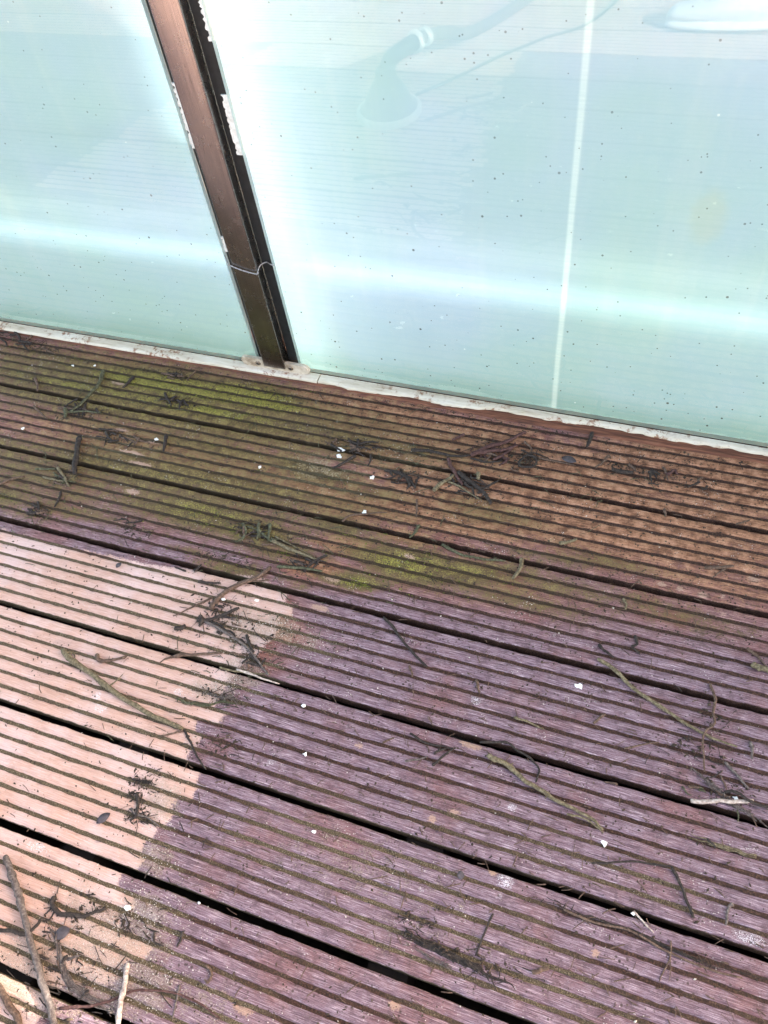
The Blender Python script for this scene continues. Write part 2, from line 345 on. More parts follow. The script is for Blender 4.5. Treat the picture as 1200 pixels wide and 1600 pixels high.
CLEAN = pp([(-400, 740), (0, 826), (60, 844), (150, 864), (250, 886), (330, 893), (415, 905), (452, 925), (445, 960), (425, 1000), (385, 1045), (352, 1070), (345, 1095), (325, 1120),
            (315, 1150), (296, 1180), (290, 1225), (250, 1290), (228, 1340), (205, 1372), (195, 1420), (205, 1455), (235, 1470), (225, 1490), (205, 1510), (150, 1540), (90, 1560), (60, 1610), (-200, 2100), (-900, 1600)])
MOSS = [(280, 605, .24, .05, 1.0), (420, 625, .08, .04, .9), (110, 600, .15, .05, .75), (330, 690, .20, .05, .60), (180, 640, .10, .04, .45), (470, 730, .12, .05, .6), (300, 800, .14, .04, .85), (390, 830, .10, .03, .85), (220, 790, .10, .03, .6),
        (120, 800, .16, .02, .6), (20, 780, .08, .03, .75), (40, 700, .10, .03, .5), (20, 755, .06, .025, .6), (620, 880, .09, .035, 1.0), (580, 915, .05, .015, 1.1), (700, 890, .10, .03, .8), (830, 905, .13, .03, .50), (960, 935, .13, .03, .40),
        (780, 930, .15, .025, .55), (640, 700, .12, .02, .5), (560, 830, .08, .03, .6), (330, 880, .07, .02, .62), (440, 860, .08, .03, .6), (740, 800, .12, .04, .45), (900, 870, .1, .03, .45), (1050, 960, .1, .03, .45), (120, 560, .25, .02, .6), (560, 770, .1, .03, .5),
        (50, 545, .10, .02, .45), (430, 900, .05, .02, .4)]
TAN = [(600, 670, .12, .09, 1), (750, 700, .15, .08, 1), (900, 740, .15, .07, 1), (1080, 750, .2, .05, 1), (560, 790, .10, .05, .9), (700, 790, .15, .06, .95), (850, 820, .13, .04, .8), (480, 760, .06, .03, .7), (500, 640, .04, .03, .9), (1190, 770, .1, .03, .8), (1000, 850, .12, .02, .55),
       (540, 850, .08, .03, .7), (440, 830, .06, .03, .5), (660, 845, .06, .02, .9), (500, 890, .05, .03, .7), (360, 960, .1, .06, .8), (1000, 790, .12, .03, .7), (1150, 820, .06, .02, .6)]
BARE = [(735, 1163, .016, .0075, 1.2), (205, 708, .03, .006, 1.1), (235, 690, .025, .005, 1.0), (220, 725, .028, .006, 1.0), (190, 672, .02, .005, .9), (208, 768, .015, .006, 1.2), (185, 598, .018, .007, 1.2), (1035, 913, .010, .005, 1.0), (1062, 920, .007, .005, 1.0), (1098, 930, .009, .006, 1.1), (1130, 932, .005, .005, 1.),
        (1178, 905, .012, .006, .9), (880, 911, .01, .004, .9), (675, 1280, .008, .006, 1.0), (770, 1362, .006, .005, 1.0), (930, 1490, .006, .006, 1.0), (617, 1570, .008, .006, 1.1), (345, 1125, .004, .003, 1.1), (500, 950, .02, .006, 1.0), (520, 905, .02, .008, .8), (710, 1270, .01, .005, .7), (640, 870, .012, .006, .9),
        (560, 1165, .01, .005, .8), (1130, 960, .008, .004, .8), (380, 1575, .02, .008, .9), (345, 1555, .03, .006, .7), (960, 1225, .012, .004, .5)]
SAND = [(380, 980, .07, .05, .75), (380, 1050, .05, .04, .8), (330, 1080, .05, .02, .8), (250, 1250, .04, .04, .7), (240, 1340, .04, .03, .7), (180, 1450, .09, .03, 1.0), (150, 1520, .09, .05, .95), (60, 1520, .10, .06, .8), (220, 1540, .05, .03, .9), (430, 980, .05, .03, .8), (300, 1400, .12, .02, .45), (560, 1350, .25, .08, .42), (300, 1560, .1, .04, .5),
        (900, 1350, .3, .05, .28), (700, 1480, .3, .07, .35), (230, 1420, .05, .02, .8), (480, 1000, .06, .03, .5), (500, 730, .10, .06, .5), (620, 720, .08, .03, .4), (200, 700, .1, .04, .35), (120, 1400, .08, .05, .5)]
GRIME = [(120, 640, .05, .02, .9), (110, 650, .02, .02, .8), (190, 685, .05, .015, .8), (275, 585, .03, .012, .7), (280, 628, .03, .010, .8), (560, 695, .04, .015, .8), (790, 705, .08, .018, .9), (825, 722, .02, .015, 1.0), (730, 760, .05, .02, .9), (640, 745, .03, .02, .8), (400, 830, .04, .018, .8), (470, 880, .05, .015, .7),
         (1040, 745, .07, .012, .8), (980, 735, .04, .01, .7), (350, 970, .04, .02, .7), (345, 940, .05, .02, .45), (400, 1020, .03, .02, .5), (350, 1090, .04, .008, .8), (220, 1225, .02, .02, .9), (215, 1275, .015, .01, .8), (70, 1500, .03, .06, .9), (120, 1545, .04, .03, .8), (180, 1430, .06, .01, .8), (750, 1505, .04, .012, .9),
         (1130, 1240, .05, .02, .5), (1080, 1170, .04, .02, .5), (1115, 1120, .02, .02, .5), (30, 530, .05, .012, .9), (60, 545, .05, .012, .8), (100, 745, .02, .012, .8), (1150, 690, .2, .010, .9), (950, 672, .2, .008, .8), (720, 640, .15, .006, .7), (460, 620, .1, .006, .6), (300, 590, .2, .004, .5), (210, 830, .03, .01, .6), (340, 870, .06, .006, .6), (60, 800, .02, .012, .6),
         (600, 628, .5, .009, .62), (200, 562, .5, .009, .6), (1000, 695, .4, .010, .7), (350, 1165, .03, .01, .6), (650, 1440, .02, .008, .5)]

MOSS += [(400, 620, .11, .035, 1.3), (230, 598, .18, .028, 1.1), (320, 640, .12, .02, .95), (230, 620, .60, .10, .74), (280, 750, .42, .10, .60), (60, 740, .30, .09, .56), (650, 880, .2, .06, .46), (880, 930, .25, .06, .28)]
TAN += [(300, 700, .55, .16, .62), (900, 790, .42, .10, .85), (1130, 740, .25, .10, .95), (700, 870, .30, .08, .50), (1100, 900, .30, .09, .50), (560, 640, .25, .05, .9), (250, 580, .5, .06, .6)]
SCUFF = [(157, 1105, .012, .010, 1.0), (150, 1090, .008, .012, 1.0), (56, 1323, .016, .007, 1.1), (790, 1376, .011, .009, 1.1), (744, 1094, .009, .007, 1.0), (278, 1081, .007, .006, 1.0), (425, 1190, .008, .007, .8), (1170, 1465, .022, .009, .85), (800, 1262, .008, .006, .9),
         (950, 1353, .030, .006, .8), (235, 1432, .02, .006, .8), (1000, 1230, .02, .008, .6), (660, 1390, .01, .008, .5), (560, 1010, .01, .006, .5), (1100, 960, .012, .005, .7), (780, 1400, .006, .006, .7), (1180, 1330, .02, .01, .45), (180, 1080, .01, .01, .6), (630, 1250, .02, .01, .5)]
# ------------------------------------------------------------------ deck
PITCH = 0.15; RW = 0.01640; GW = 0.004267; GD = 0.0036
prof = [(0.0, -GD), (.0007, -.0016), (.0018, -.0004), (.0036, 0), (.0075, .0001), (.0126, 0), (.0146, -.0004), (.0157, -.0016), (RW, -GD)]
def build_deck():
    xs_v = np.arange(-1.45, 0.50, 0.0035); xs = np.concatenate([np.arange(-4.0, -1.45, .05), xs_v, np.arange(.50, 4.01, .05)])
    V = []; F = []; Z = []; Wr = []; off = 0
    for b in range(-14, 6):
        g0 = 0.0625 + PITCH * b + .0048            # near edge of this board
        g1 = g0 + PITCH - .0096
        near = g1 > -0.35
        ys, zs, gv = [g0, g0], [-.024, -.003], [1., .6]
        for r in range(7):
            y0 = g0 + r * (RW + GW)
            for k, (dy, dz) in enumerate(prof):
                if r == 0 and k == 0: continue
                if r == 6 and k == 8: continue
                ys.append(y0 + dy); zs.append(dz); gv.append(1.0 if dz <= -GD else (.35 if dz < -.001 else 0.0))
            if r < 6: ys.append(y0 + RW + GW / 2); zs.append(-GD - .0002); gv.append(1.0)
        ys += [g1, g1]; zs += [-.003, -.024]; gv += [.6, 1.]
        ys, zs, gv = map(np.array, (ys, zs, gv)); X = xs if near else np.array([-4.0, -3, -2, -1, 0, 1, 2, 3, 4.0])
        XX, YY = np.meshgrid(X, ys); ZZ = np.repeat(zs[:, None], len(X), 1).copy(); GG = np.repeat(gv[:, None], len(X), 1)
        if near:
            ribi = np.repeat(((ys - g0) / (RW + GW)).astype(int)[:, None], len(X), 1) + b * 7
            wob = (vnoise(XX * 30, ribi * 3.7 + 5, 1) - .5) * .0012 + (vnoise(XX * 140, YY * 300 + 50, 2) - .5) * .0011
            YY = YY + np.where(ZZ > -.02, wob, 0)
            ch = vnoise(XX * 90, YY * 160 + 90, 3); edge = (zs[:, None] < -.0002) & (zs[:, None] > -.003)
            ZZ = ZZ - np.where(edge, np.clip(ch - .55, 0, 1) * .005, 0)
            silt = np.clip(vnoise(XX * 22, YY * 40 + 30, 4) - .2, 0, 1) * .0026 + vnoise(XX * 260, YY * 500 + 30, 6) * .0009
            ZZ = ZZ + np.where(GG > .9, silt, 0) + np.where(ZZ > -.001, (vnoise(XX * 25, YY * 60 + 9, 5) - .5) * .0003, 0)
            bow = (vnoise(np.full(1, b * 1.7), np.full(1, 3.), 8)[0] - .5) * .0014
            ZZ = ZZ + bow
            rr = np.random.default_rng(5).random(400)
            ridx = ribi + 150
            dx = (rr[ridx % 400] - .5) * .042
            cl = poly_sd(XX + dx, YY, CLEAN); clean = np.clip(.5 + cl / .030, 0, 1)
            dx2 = (rr[(ridx + 77) % 400] - .5) * .10; mul = .86 + .28 * rr[(ridx + 31) % 400]
            moss = np.clip(blobs(XX + dx2, YY, [(a_, b_, c_ * 1.15, d_ * 1.15, e_) for a_, b_, c_, d_, e_ in MOSS]) * mul, 0, 1); tan = np.clip(blobs(XX + dx2 * .6, YY, [(a_, b_, c_ * 1.2, d_ * 1.15, e_) for a_, b_, c_, d_, e_ in TAN]) * (.8 + .4 * rr[(ridx + 9) % 400]), 0, 1)
            bare = np.where(ZZ < -.002, 0, np.clip(blobs(XX, YY, BARE), 0, 1)); sand = np.clip(blobs(XX, YY, SAND), 0, 1); grime_gap_shade = np.where(ZZ < -.006, 1, np.clip(blobs(XX, YY, GRIME) * .62, 0, 1))  # full value down the board sides paints the gap shade
            scuff = np.where(ZZ < -.002, 0, np.clip(blobs(XX, YY, SCUFF), 0, 1))
        else:
            clean = np.clip(.5 - (YY + .0) * 9, 0, 1) * .9; moss = tan = bare = sand = grime_gap_shade = scuff = np.zeros(XX.shape)
        nX, nY = len(X), len(ys)
        V.append(np.stack([XX, YY, ZZ], -1).reshape(-1, 3))
        Z.append(np.stack([clean, moss, tan, sand], -1).reshape(-1, 4)); Wr.append(np.stack([GG, bare, grime_gap_shade, scuff], -1).reshape(-1, 4))
        i, j = np.meshgrid(np.arange(nY - 1), np.arange(nX - 1), indexing='ij'); a = off + i * nX + j
        F.append(np.stack([a, a + 1, a + nX + 1, a + nX], -1).reshape(-1, 4)); off += nX * nY
    V = np.concatenate(V); F = np.concatenate(F); Z = np.concatenate(Z); Wr = np.concatenate(Wr)
    me = bpy.data.meshes.new('deck'); me.vertices.add(len(V)); me.vertices.foreach_set('co', V.ravel())
    me.loops.add(F.size); me.loops.foreach_set('vertex_index', F.ravel().astype(np.int32)); me.polygons.add(len(F))
    me.polygons.foreach_set('loop_start', np.arange(0, F.size, 4, dtype=np.int32)); me.update(calc_edges=True)
    for nm, dat in (('zone', Z), ('wear', Wr)):
        at = me.color_attributes.new(nm, 'FLOAT_COLOR', 'POINT'); at.data.foreach_set('color', dat.astype(np.float32).ravel())
    me.validate()
    tag(link('deck', me, M['deck'], smooth=True), kind='structure', label='grooved timber deck with washed tan, purple and mossy areas')
build_deck()
bm = bmesh.new(); box(bm, (-60, -60, -.45), (60, 60, -.40)); tag(bm_obj('ground', bm, mat_simple('outer_ground', [(.3, (.05, .05, .04)), (.7, (.16, .15, .13))], 3, .95)), kind='structure')
bm = bmesh.new()
for k in range(-6, 7): box(bm, (k * .45 - .17, -2.0, -.12), (k * .45 - .12, .97, -.0252))
tag(bm_obj('deck_joists', bm, M['joist']), kind='structure', label='dark joists under the deck boards')
bm = bmesh.new(); box(bm, (-4, -2.05, -.14), (4, 1.1, -.125)); tag(bm_obj('soil', bm, M['soil']), kind='structure')
# outer edge of the platform beyond the screen
bm = bmesh.new(); box(bm, (-4, 1.06, -.40), (4, 1.10, -.02)); tag(bm_obj('deck_fascia', bm, M['timber']), kind='structure')

# ------------------------------------------------------------------ timber strip and white edge rail
def ribbon(name, mat, x0, x1, yf, yb, z0, z1, step=.004, parent=None, topfn=None):
    """bar with an uneven front edge yf(x) and rounded top"""
    bm = bmesh.new(); xs = list(np.arange(x0, x1, step)) + [x1]; rows = []
    for x in xs:
        f = yf(x); d = max(.0015, min(.004, (yb - f) * .3)); zt = z1 + (topfn(x) if topfn else 0)
        rows.append([bm.verts.new(c) for c in ((x, f, z0), (x, f + .0004, z0 + (zt - z0) * .6), (x, f + d, zt - .0004), (x, (f + yb) / 2, zt), (x, yb - .001, zt), (x, yb, zt - .001), (x, yb, z0))])
    for a, b in zip(rows, rows[1:]):
        for k in range(6): bm.faces.new((a[k], a[k + 1], b[k + 1], b[k]))
        bm.faces.new((a[6], a[0], b[0], b[6]))
    bm.faces.new(rows[0]); bm.faces.new(rows[-1][::-1])
    bmesh.ops.recalc_face_normals(bm, faces=bm.faces)
    return bm_obj(name, bm, mat, parent, smooth=False)
def fn(seed, base, amp, f):
    return lambda x: base + float((vnoise(np.array([x * f + 100]), np.array([seed * 7.3]), seed)[0] - .5) * amp + (vnoise(np.array([x * f * 6 + 100]), np.array([seed * 3.3]), seed + 1)[0] - .5) * amp * .4)
_tb = fn(31, 0, .003, 14)
tb = lambda x: _tb(x) + (.9525 if x < -.45 else .9525 - .0045 * min(1, (x + .45) / .15))
tag(ribbon('edge_timber', M['timber'], -3.0, 2.6, lambda x: tb(x), .9780, -.012, .0042, .006), 'splintered red brown timber strip between the last deck board and the glass', 'timber strip')
def right_front(x):
    # paint of the rail broken away along its front on the right side
    b = .9560 + .0012 * math.sin(x * 40)
    if x > -.33: b = .9560 + .0080 * min(1, (x + .33) / .12)
    return b + float((vnoise(np.array([x * 55 + 100]), np.array([3.]), 40)[0] - .5) * .004 + (round(float(vnoise(np.array([x * 16 + 50]), np.array([1.]), 41)[0]) * 3) / 3 - .5) * .0045)
tag(ribbon('edge_rail', M['rail'], -3.0, -.5925, fn(33, .9555, .0022, 10), .9782, .0046, .0095), 'chalky white metal edge rail under the post and the left glass panel', 'edge rail')
tag(ribbon('edge_rail', M['rail'], -.5905, 2.6, right_front, .9782, .0046, .0092), 'chipped white metal edge rail with torn front edge under the right glass panel', 'edge rail')

# ------------------------------------------------------------------ frosted glass panels
GY = 0.9790; GT = 0.0085
def panel(x0, x1, ztop, label, sheets):
    root = empty('glass_panel', ((x0 + x1) / 2, GY, .0125), label, 'glass panel', 'frosted glass panels of the screen')
    me = bpy.data.meshes.new('pane')
    a = (x0, GY, .0098); b = (x1, GY + GT, ztop)
    vs = [(a[0], a[1], a[2]), (b[0], a[1], a[2]), (b[0], a[1], b[2]), (a[0], a[1], b[2]), (a[0], b[1], a[2]), (b[0], b[1], a[2]), (b[0], b[1], b[2]), (a[0], b[1], b[2])]
    fs = [(0, 1, 2, 3), (5, 4, 7, 6), (1, 5, 6, 2), (4, 0, 3, 7), (3, 2, 6, 7), (4, 5, 1, 0)]
    me.from_pydata(vs, [], fs); o = link('pane', me, [M['glass_front'], M['glass'], M['glass_edge']], root)
    for i, mi in enumerate((0, 1, 2, 2, 2, 2)): me.polygons[i].material_index = mi
    for (sx0, sz0, sx1, sz1, dy) in sheets:
        bm = bmesh.new(); box(bm, (sx0, GY + dy, sz0), (sx1, GY + dy + .003, sz1)); bm_obj('added_band_film', bm, M['tint'], root)  # unseen films added to shape the bright bands on the glass
    return root
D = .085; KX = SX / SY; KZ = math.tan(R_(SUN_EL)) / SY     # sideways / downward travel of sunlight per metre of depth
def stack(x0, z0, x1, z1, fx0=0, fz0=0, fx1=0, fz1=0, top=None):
    """five thin added films, unseen, one behind the other, their edges stepped so the light between them fades out softly"""
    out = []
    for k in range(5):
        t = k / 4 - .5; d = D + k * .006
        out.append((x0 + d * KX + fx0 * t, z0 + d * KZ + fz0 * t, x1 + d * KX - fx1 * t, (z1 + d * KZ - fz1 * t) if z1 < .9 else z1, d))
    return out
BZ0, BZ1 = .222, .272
panel(-.636, .262, 1.70, 'large frosted glass panel right of the steel post, with a painted vertical light streak',
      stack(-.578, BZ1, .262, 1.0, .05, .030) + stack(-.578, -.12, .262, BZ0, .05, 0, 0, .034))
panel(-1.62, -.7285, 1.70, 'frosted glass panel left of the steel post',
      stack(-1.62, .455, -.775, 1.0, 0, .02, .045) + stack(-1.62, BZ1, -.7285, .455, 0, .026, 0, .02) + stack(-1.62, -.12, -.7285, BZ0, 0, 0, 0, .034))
panel(.330, 1.30, 1.05, 'lower frosted glass panel beyond the right edge of the picture', [])
panel(1.36, 2.40, 1.05, 'lower frosted glass panel farthest right, past the last post', [])

# ------------------------------------------------------------------ posts
def post(x0, ztop, label, detail=False):
    x1 = x0 + .0475; y0, y1 = .966, .9915
    root = empty('steel_post', ((x0 + x1) / 2, (y0 + y1) / 2, .012), label, 'post', 'steel posts of the glass screen')
    bm = bmesh.new(); box(bm, (x0, y0, .0160), (x1, y1, ztop), .0035); bm_obj('square_tube', bm, M['steel'], root, True)
    # upright foot bracket with a rounded lug either side of the tube
    cx = (x0 + x1) / 2; pr = []
    for sgn in (1, -1):
        for k in range(13):
            a = (-math.pi / 2 if sgn == 1 else math.pi / 2) + math.pi * k / 12
            pr.append((cx + sgn * .0630 + math.cos(a) * .0118, .0200 + math.sin(a) * .0112))
    bm = bmesh.new(); fr_ = [bm.verts.new((x, .9690, z)) for x, z in pr]; bk = [bm.verts.new((x, .9760, z)) for x, z in pr]
    bm.faces.new(fr_); bm.faces.new(bk[::-1])
    for k in range(len(pr)): bm.faces.new((bk[k], bk[(k + 1) % len(pr)], fr_[(k + 1) % len(pr)], fr_[k]))
    bmesh.ops.bevel(bm, geom=[e for e in bm.edges if e.verts[0].co.y < .9691 and e.verts[1].co.y < .9691], offset=.0022, segments=3, affect='EDGES')
    bmesh.ops.recalc_face_normals(bm, faces=bm.faces)
    bp = bm_obj('foot_bracket', bm, M['plate'], root)
    for sx in (x0 - .0125, x1 + .0110):
        bm = bmesh.new(); lathe(bm, [(.0056, 0), (.0056, .0012), (.0040, .0024)], (sx, .9692, .0205), Vector((0, -1, 0)), 20)
        sc = bm_obj('screw', bm, M['screw'], bp)
        bm = bmesh.new(); box(bm, (sx - .0034, .9664, .0199), (sx + .0034, .9670, .0211)); box(bm, (sx - .0006, .9665, .0172), (sx + .0006, .9671, .0238))
        sl_ = bm_obj('screw_slot', bm, M['slot_black'], sc)
    return root
post(-.7095, 1.78, 'brushed steel square post between the two large frosted panels')
post(.272, 1.78, 'steel square post beyond the right edge of the picture')
post(1.31, 1.14, 'short steel square post farthest right')
# handrail over the lower bays
hr = empty('handrail', (1.33, 1.0, 1.10), 'steel handrail above the lower glass bays beyond the picture', 'handrail')
bm = bmesh.new(); box(bm, (.325, .975, 1.105), (2.4, 1.025, 1.20), .006); bm_obj('rail_bar', bm, M['steel'], hr, True)

# black strips added as the shade in the open slots beside the post
def shade_strip(x0, x1, y0, y1, label):
    bm = bmesh.new(); box(bm, (x0, y0, .0175), (x1, y1, 1.68), .0008); tag(bm_obj('slot_shade_strip', bm, M['slot_black']), label, 'shade_strip')
shade_strip(-.7275, -.7105, .9870, .9905, 'added black strip for the shade in the slot left of the steel post')
shade_strip(-.6610, -.6370, .9870, .9905, 'added black strip for the shade in the wide slot right of the steel post')
# torn white sealant strips
def sealant(x0, x1, y0, y1, z0, z1, label, jag=.004, mat='seal'):
    bm = bmesh.new(); n = int((z1 - z0) / .0025); prev = None
    for i in range(n + 1):
        z = z0 + (z1 - z0) * i / n; j = jag * random.random() ** 2 * (1 if i < n * .9 else 1.6); j2 = jag * .5 * random.random() ** 3
        ring = [bm.verts.new(c) for c in ((x0 + j, y0, z), (x1 - j2 * .4, y0 + .0004, z), (x1 - j2, y1, z), (x0 + j, y1, z))]
        if prev:
            for k in range(4): bm.faces.new((prev[k], prev[(k + 1) % 4], ring[(k + 1) % 4], ring[k]))
        else: bm.faces.new(ring[::-1])
        prev = ring
    bm.faces.new(prev); bmesh.ops.recalc_face_normals(bm, faces=bm.faces)
    tag(bm_obj('sealant_strip', bm, M[mat]), label, 'sealant', 'torn white sealant strips beside the post')
sealant(-.7270, -.7115, .9835, .9900, .455, .553, 'ragged white sealant strip in the slot left of the post, the upper long piece', .005)
sealant(-.7270, -.7125, .9835, .9900, .268, .297, 'short white sealant piece in the slot left of the post, just above the wire')
sealant(-.6500, -.6375, .9840, .9990, .450, .540, 'ragged white sealant strip in the slot right of the post', .003)
sealant(-.6450, -.6375, .9840, .9990, .612, .700, 'narrow white sealant piece high in the slot right of the post', .004)

# wire tied round the post
bm = bmesh.new(); pts = [(-.7275, .9805, .262), (-.7135, .9640, .2600), (-.7095, .9634, .2560), (-.690, .9632, .2495), (-.672, .9632, .2462), (-.664, .9625, .2462), (-.6600, .9640, .2475), (-.6585, .975, .2540), (-.6500, .984, .2560), (-.6380, .9775, .2580), (-.6310, .9765, .2570)]
for ph in (0, math.pi):
    cp = catmull(pts, 10); q = [p + Vector((0, math.cos(i * .9 + ph), math.sin(i * .9 + ph))) * .0006 for i, p in enumerate(cp)]
    tube(bm, q, .0007, 6)
wt = catmull([(-.6645, .9622, .2455), (-.6620, .9605, .2480), (-.6590, .9600, .2470), (-.6570, .9625, .2495), (-.6600, .9615, .2460), (-.6560, .9600, .2500)], 6); tube(bm, wt, .0011, 6)
tag(bm_obj('tie_wire', bm, M['wire'], smooth=True), 'thin twisted metal wire tied round the steel post', 'wire')

# ------------------------------------------------------------------ things standing on the deck behind the camera, seen mirrored in the glass
shoe = empty('trainer', (.02, -.56, 0.002), 'white trainer standing on the deck behind the camera, mirrored top right in the glass', 'shoe')
def loft(rings, name, mat, parent, closed=True):
    bm = bmesh.new(); R = [[bm.verts.new(p) for p in r] for r in rings]; n = len(R[0])
    for a, b in zip(R, R[1:]):
        for k in range(n): bm.faces.new((a[k], a[(k + 1) % n], b[(k + 1) % n], b[k]))
    bm.faces.new(R[0][::-1]); bm.faces.new(R[-1]); bmesh.ops.recalc_face_normals(bm, faces=bm.faces)
    return bm_obj(name, bm, mat, parent, True)
M['white'] = mat_simple('white_leather', [(.3, (.78, .78, .78)), (.7, (.86, .86, .86))], 60, .5, bump=.1)
M['sole'] = mat_simple('white_rubber_sole', [(.3, (.70, .70, .69)), (.7, (.80, .80, .79))], 60, .6, bump=.1)
M['navy'] = mat_simple('blue_lace', [(.3, (.05, .14, .24)), (.7, (.10, .24, .36))], 90, .7)
M['plastic'] = mat_simple('black_plastic', [(.3, (.012, .013, .015)), (.7, (.03, .032, .035))], 40, .35, bump=.05)
M['metalring'] = mat_simple('bright_ring', [(.3, (.40, .40, .38)), (.7, (.62, .62, .60))], 60, .35, .1)
def shoe_ring(t, z0, z1, shrink):
    # t 0 = toe, 1 = heel, along +X
    L = .30; x = .02 - .16 + L * t; wv = .048 * math.sin(math.pi * min(1, max(0, t * .93 + .05))) ** .45 * (.85 + .3 * (1 - t)) * shrink
    out = []
    for k in range(14):
        a = 2 * math.pi * k / 14; out.append((x, -.56 + math.cos(a) * wv, (z0 + z1) / 2 + math.sin(a) * (z1 - z0) / 2))
    return out
ts = [0.0, .03, .08, .16, .28, .42, .56, .70, .84, .95, 1.0]
loft([shoe_ring(t, .003, .030 + .006 * t, 1.0 if 0 < t < 1 else .6) for t in ts], 'sole', M['sole'], shoe)
hs = [.035, .050, .060, .066, .075, .092, .105, .108, .108, .108, .09]
loft([shoe_ring(t, .022, h, .93 if 0 < t < 1 else .5) for t, h in zip(ts, hs)], 'upper', M['white'], shoe)
bm = bmesh.new()
for k in range(5):
    x = -.14 + .30 * (.36 + .06 * k); z = .074 + .008 * k; tube(bm, catmull([(x, -.56 + .03, z - .012), (x + .004, -.56, z + .004), (x, -.56 - .03, z - .012)], 5), .0028, 6)
bm_obj('laces', bm, M['navy'], shoe, True)
# patio cleaning head
pc = empty('patio_cleaner', (-.78, 0.0, 0.0), 'black bell shaped patio cleaning head with braided hose, mirrored in the right glass panel', 'patio cleaner')
bm = bmesh.new(); lathe(bm, [(.074, .008), (.078, .010), (.078, .022), (.066, .030), (.058, .05), (.044, .075), (.030, .095), (.026, .115), (.012, .118)], (-.785, -.005, 0)); bm_obj('hood', bm, M['plastic'], pc, True)
bm = bmesh.new(); lathe(bm, [(.079, .001), (.089, .002), (.089, .016), (.079, .018)], (-.785, -.005, 0)); bm_obj('skirt_ring', bm, M['metalring'], pc, True)
hp = catmull([(-.785, -.005, .110), (-.778, -.04, .128), (-.762, -.09, .130), (-.745, -.14, .125)], 6); bm = bmesh.new(); tube(bm, hp, .021, 16); bm_obj('elbow', bm, M['plastic'], pc, True)
d = Vector((.017, -.05, -.006)).normalized()
for o_, r_ in ((0, .028), (.045, .024)):
    bm = bmesh.new(); lathe(bm, [(r_ * .8, 0), (r_, .003), (r_, .014), (r_ * .8, .017)], Vector((-.748, -.135, .125)) + d * o_, d, 24); bm_obj('coupling', bm, M['metalring'], pc, True)
bm = bmesh.new(); cp = catmull([(-.743, -.15, .124), (-.725, -.20, .118), (-.70, -.28, .09), (-.665, -.40, .04), (-.61, -.58, .016), (-.50, -.85, .015), (-.30, -1.2, .015), (.2, -1.5, .015)], 22)
tube(bm, cp, [.015 + .0012 * (i % 2) for i in range(len(cp))], 12); bm_obj('hose', bm, M['grey'], pc, True)
bm = bmesh.new(); cp = catmull([(-.74, -.10, .006), (-.66, -.20, .006), (-.57, -.33, .006), (-.47, -.45, .006), (-.33, -.62, .006), (-.2, -1.2, .006)], 8); tube(bm, cp, .0045, 8)
tag(bm_obj('power_cord', bm, M['plastic'], smooth=True), 'thin black cord lying on the deck beside the patio cleaner hose', 'cord')

# ------------------------------------------------------------------ twigs
def twig(px, th, mat, label, group=None, lift=0.0, shoots=(), knots=True, name='twig', cat='twig', seed=None, fray=0, taper=.55, flat=.85, bundle=0):
    """px: spots along the stick; th: thickness in photo pixels; shoots: side branches as point lists"""
    bm = bmesh.new()
    def one(pts, th, tap=taper, zoff=0):
        q0 = P(*pts[0]); r0 = th * .5 * pxm(q0)
        raw = []
        for i, (a, b) in enumerate(pts):
            z = r0 * .9 + zoff + lift * math.sin(math.pi * i / max(1, len(pts) - 1)) + .0002
            raw.append(P(a, b, z))
        n = 7 if len(pts) > 2 else 9
        cp = catmull(raw, n); L = sum((cp[i + 1] - cp[i]).length for i in range(len(cp) - 1))
        amp = min(.0012, r0 * .45)
        w1, w2, w3 = (random.uniform(0, 50) for _ in range(3)); fq = random.uniform(.35, .6)
        cp = [p + Vector((math.sin(i * fq + w1) + .5 * math.sin(i * fq * 2.7 + w2), math.sin(i * fq * 1.1 + w2) + .5 * math.sin(i * fq * 2.3 + w3), .2 * math.sin(i * fq + w3) + .2)) * amp * .55 for i, p in enumerate(cp)]
        m_ = len(cp); rad = []
        for i in range(m_):
            t = i / (m_ - 1); r = r0 * (1 - (1 - tap) * t) * (1 + random.uniform(-.06, .06))
            if knots and random.random() < .08: r *= 1.28
            rad.append(max(r, .00035))
        rad[0] *= .7; rad[-1] *= .6
        if bundle:
            for b_ in range(bundle):
                i0 = random.randrange(0, max(1, m_ // 2)); i1 = random.randrange(m_ // 2, m_); o1 = random.uniform(-1, 1); o2 = random.uniform(-1, 1); q = []
                for i in range(i0, i1 + 1):
                    d_ = cp[min(i + 1, m_ - 1)] - cp[max(i - 1, 0)]; sd = Vector((-d_.y, d_.x, 0)).normalized(); t = (i - i0) / max(1, i1 - i0)
                    pz = cp[i] + sd * rad[i] * 1.25 * (o1 + (o2 - o1) * t + .15 * math.sin(i * .9 + b_)); pz.z = .0006 + random.uniform(0, .0004) + r0 * .35 * (1 - abs(o1)) ; q.append(pz)
                if len(q) > 2: tube(bm, q, [max(.00035, r0 * random.uniform(.10, .20) * math.sin(math.pi * (.12 + .76 * i / (len(q) - 1)))) for i in range(len(q))], 5, flat=.7)
        else: tube(bm, cp, rad, 8, rough=.07, flat=flat)
        return cp, rad
    cp, rad = one(px, th)
    for s_ in shoots: one(s_[0], s_[1], .4, .0008)
    for _ in range(fray):
        i = random.randrange(len(cp)); a = random.uniform(0, 6.28); L = random.uniform(.003, .009)
        p = cp[i]; e = p + Vector((math.cos(a) * L, math.sin(a) * L, random.uniform(-.2, .4) * L)); e.z = max(e.z, .0006)
        tube(bm, [p, p.lerp(e, .5) + Vector((0, 0, .0005)), e], [rad[i] * .35, rad[i] * .25, .0002], 4)
    o = bm_obj(name, bm, M[mat], smooth=True)
    return tag(o, label, cat, group)

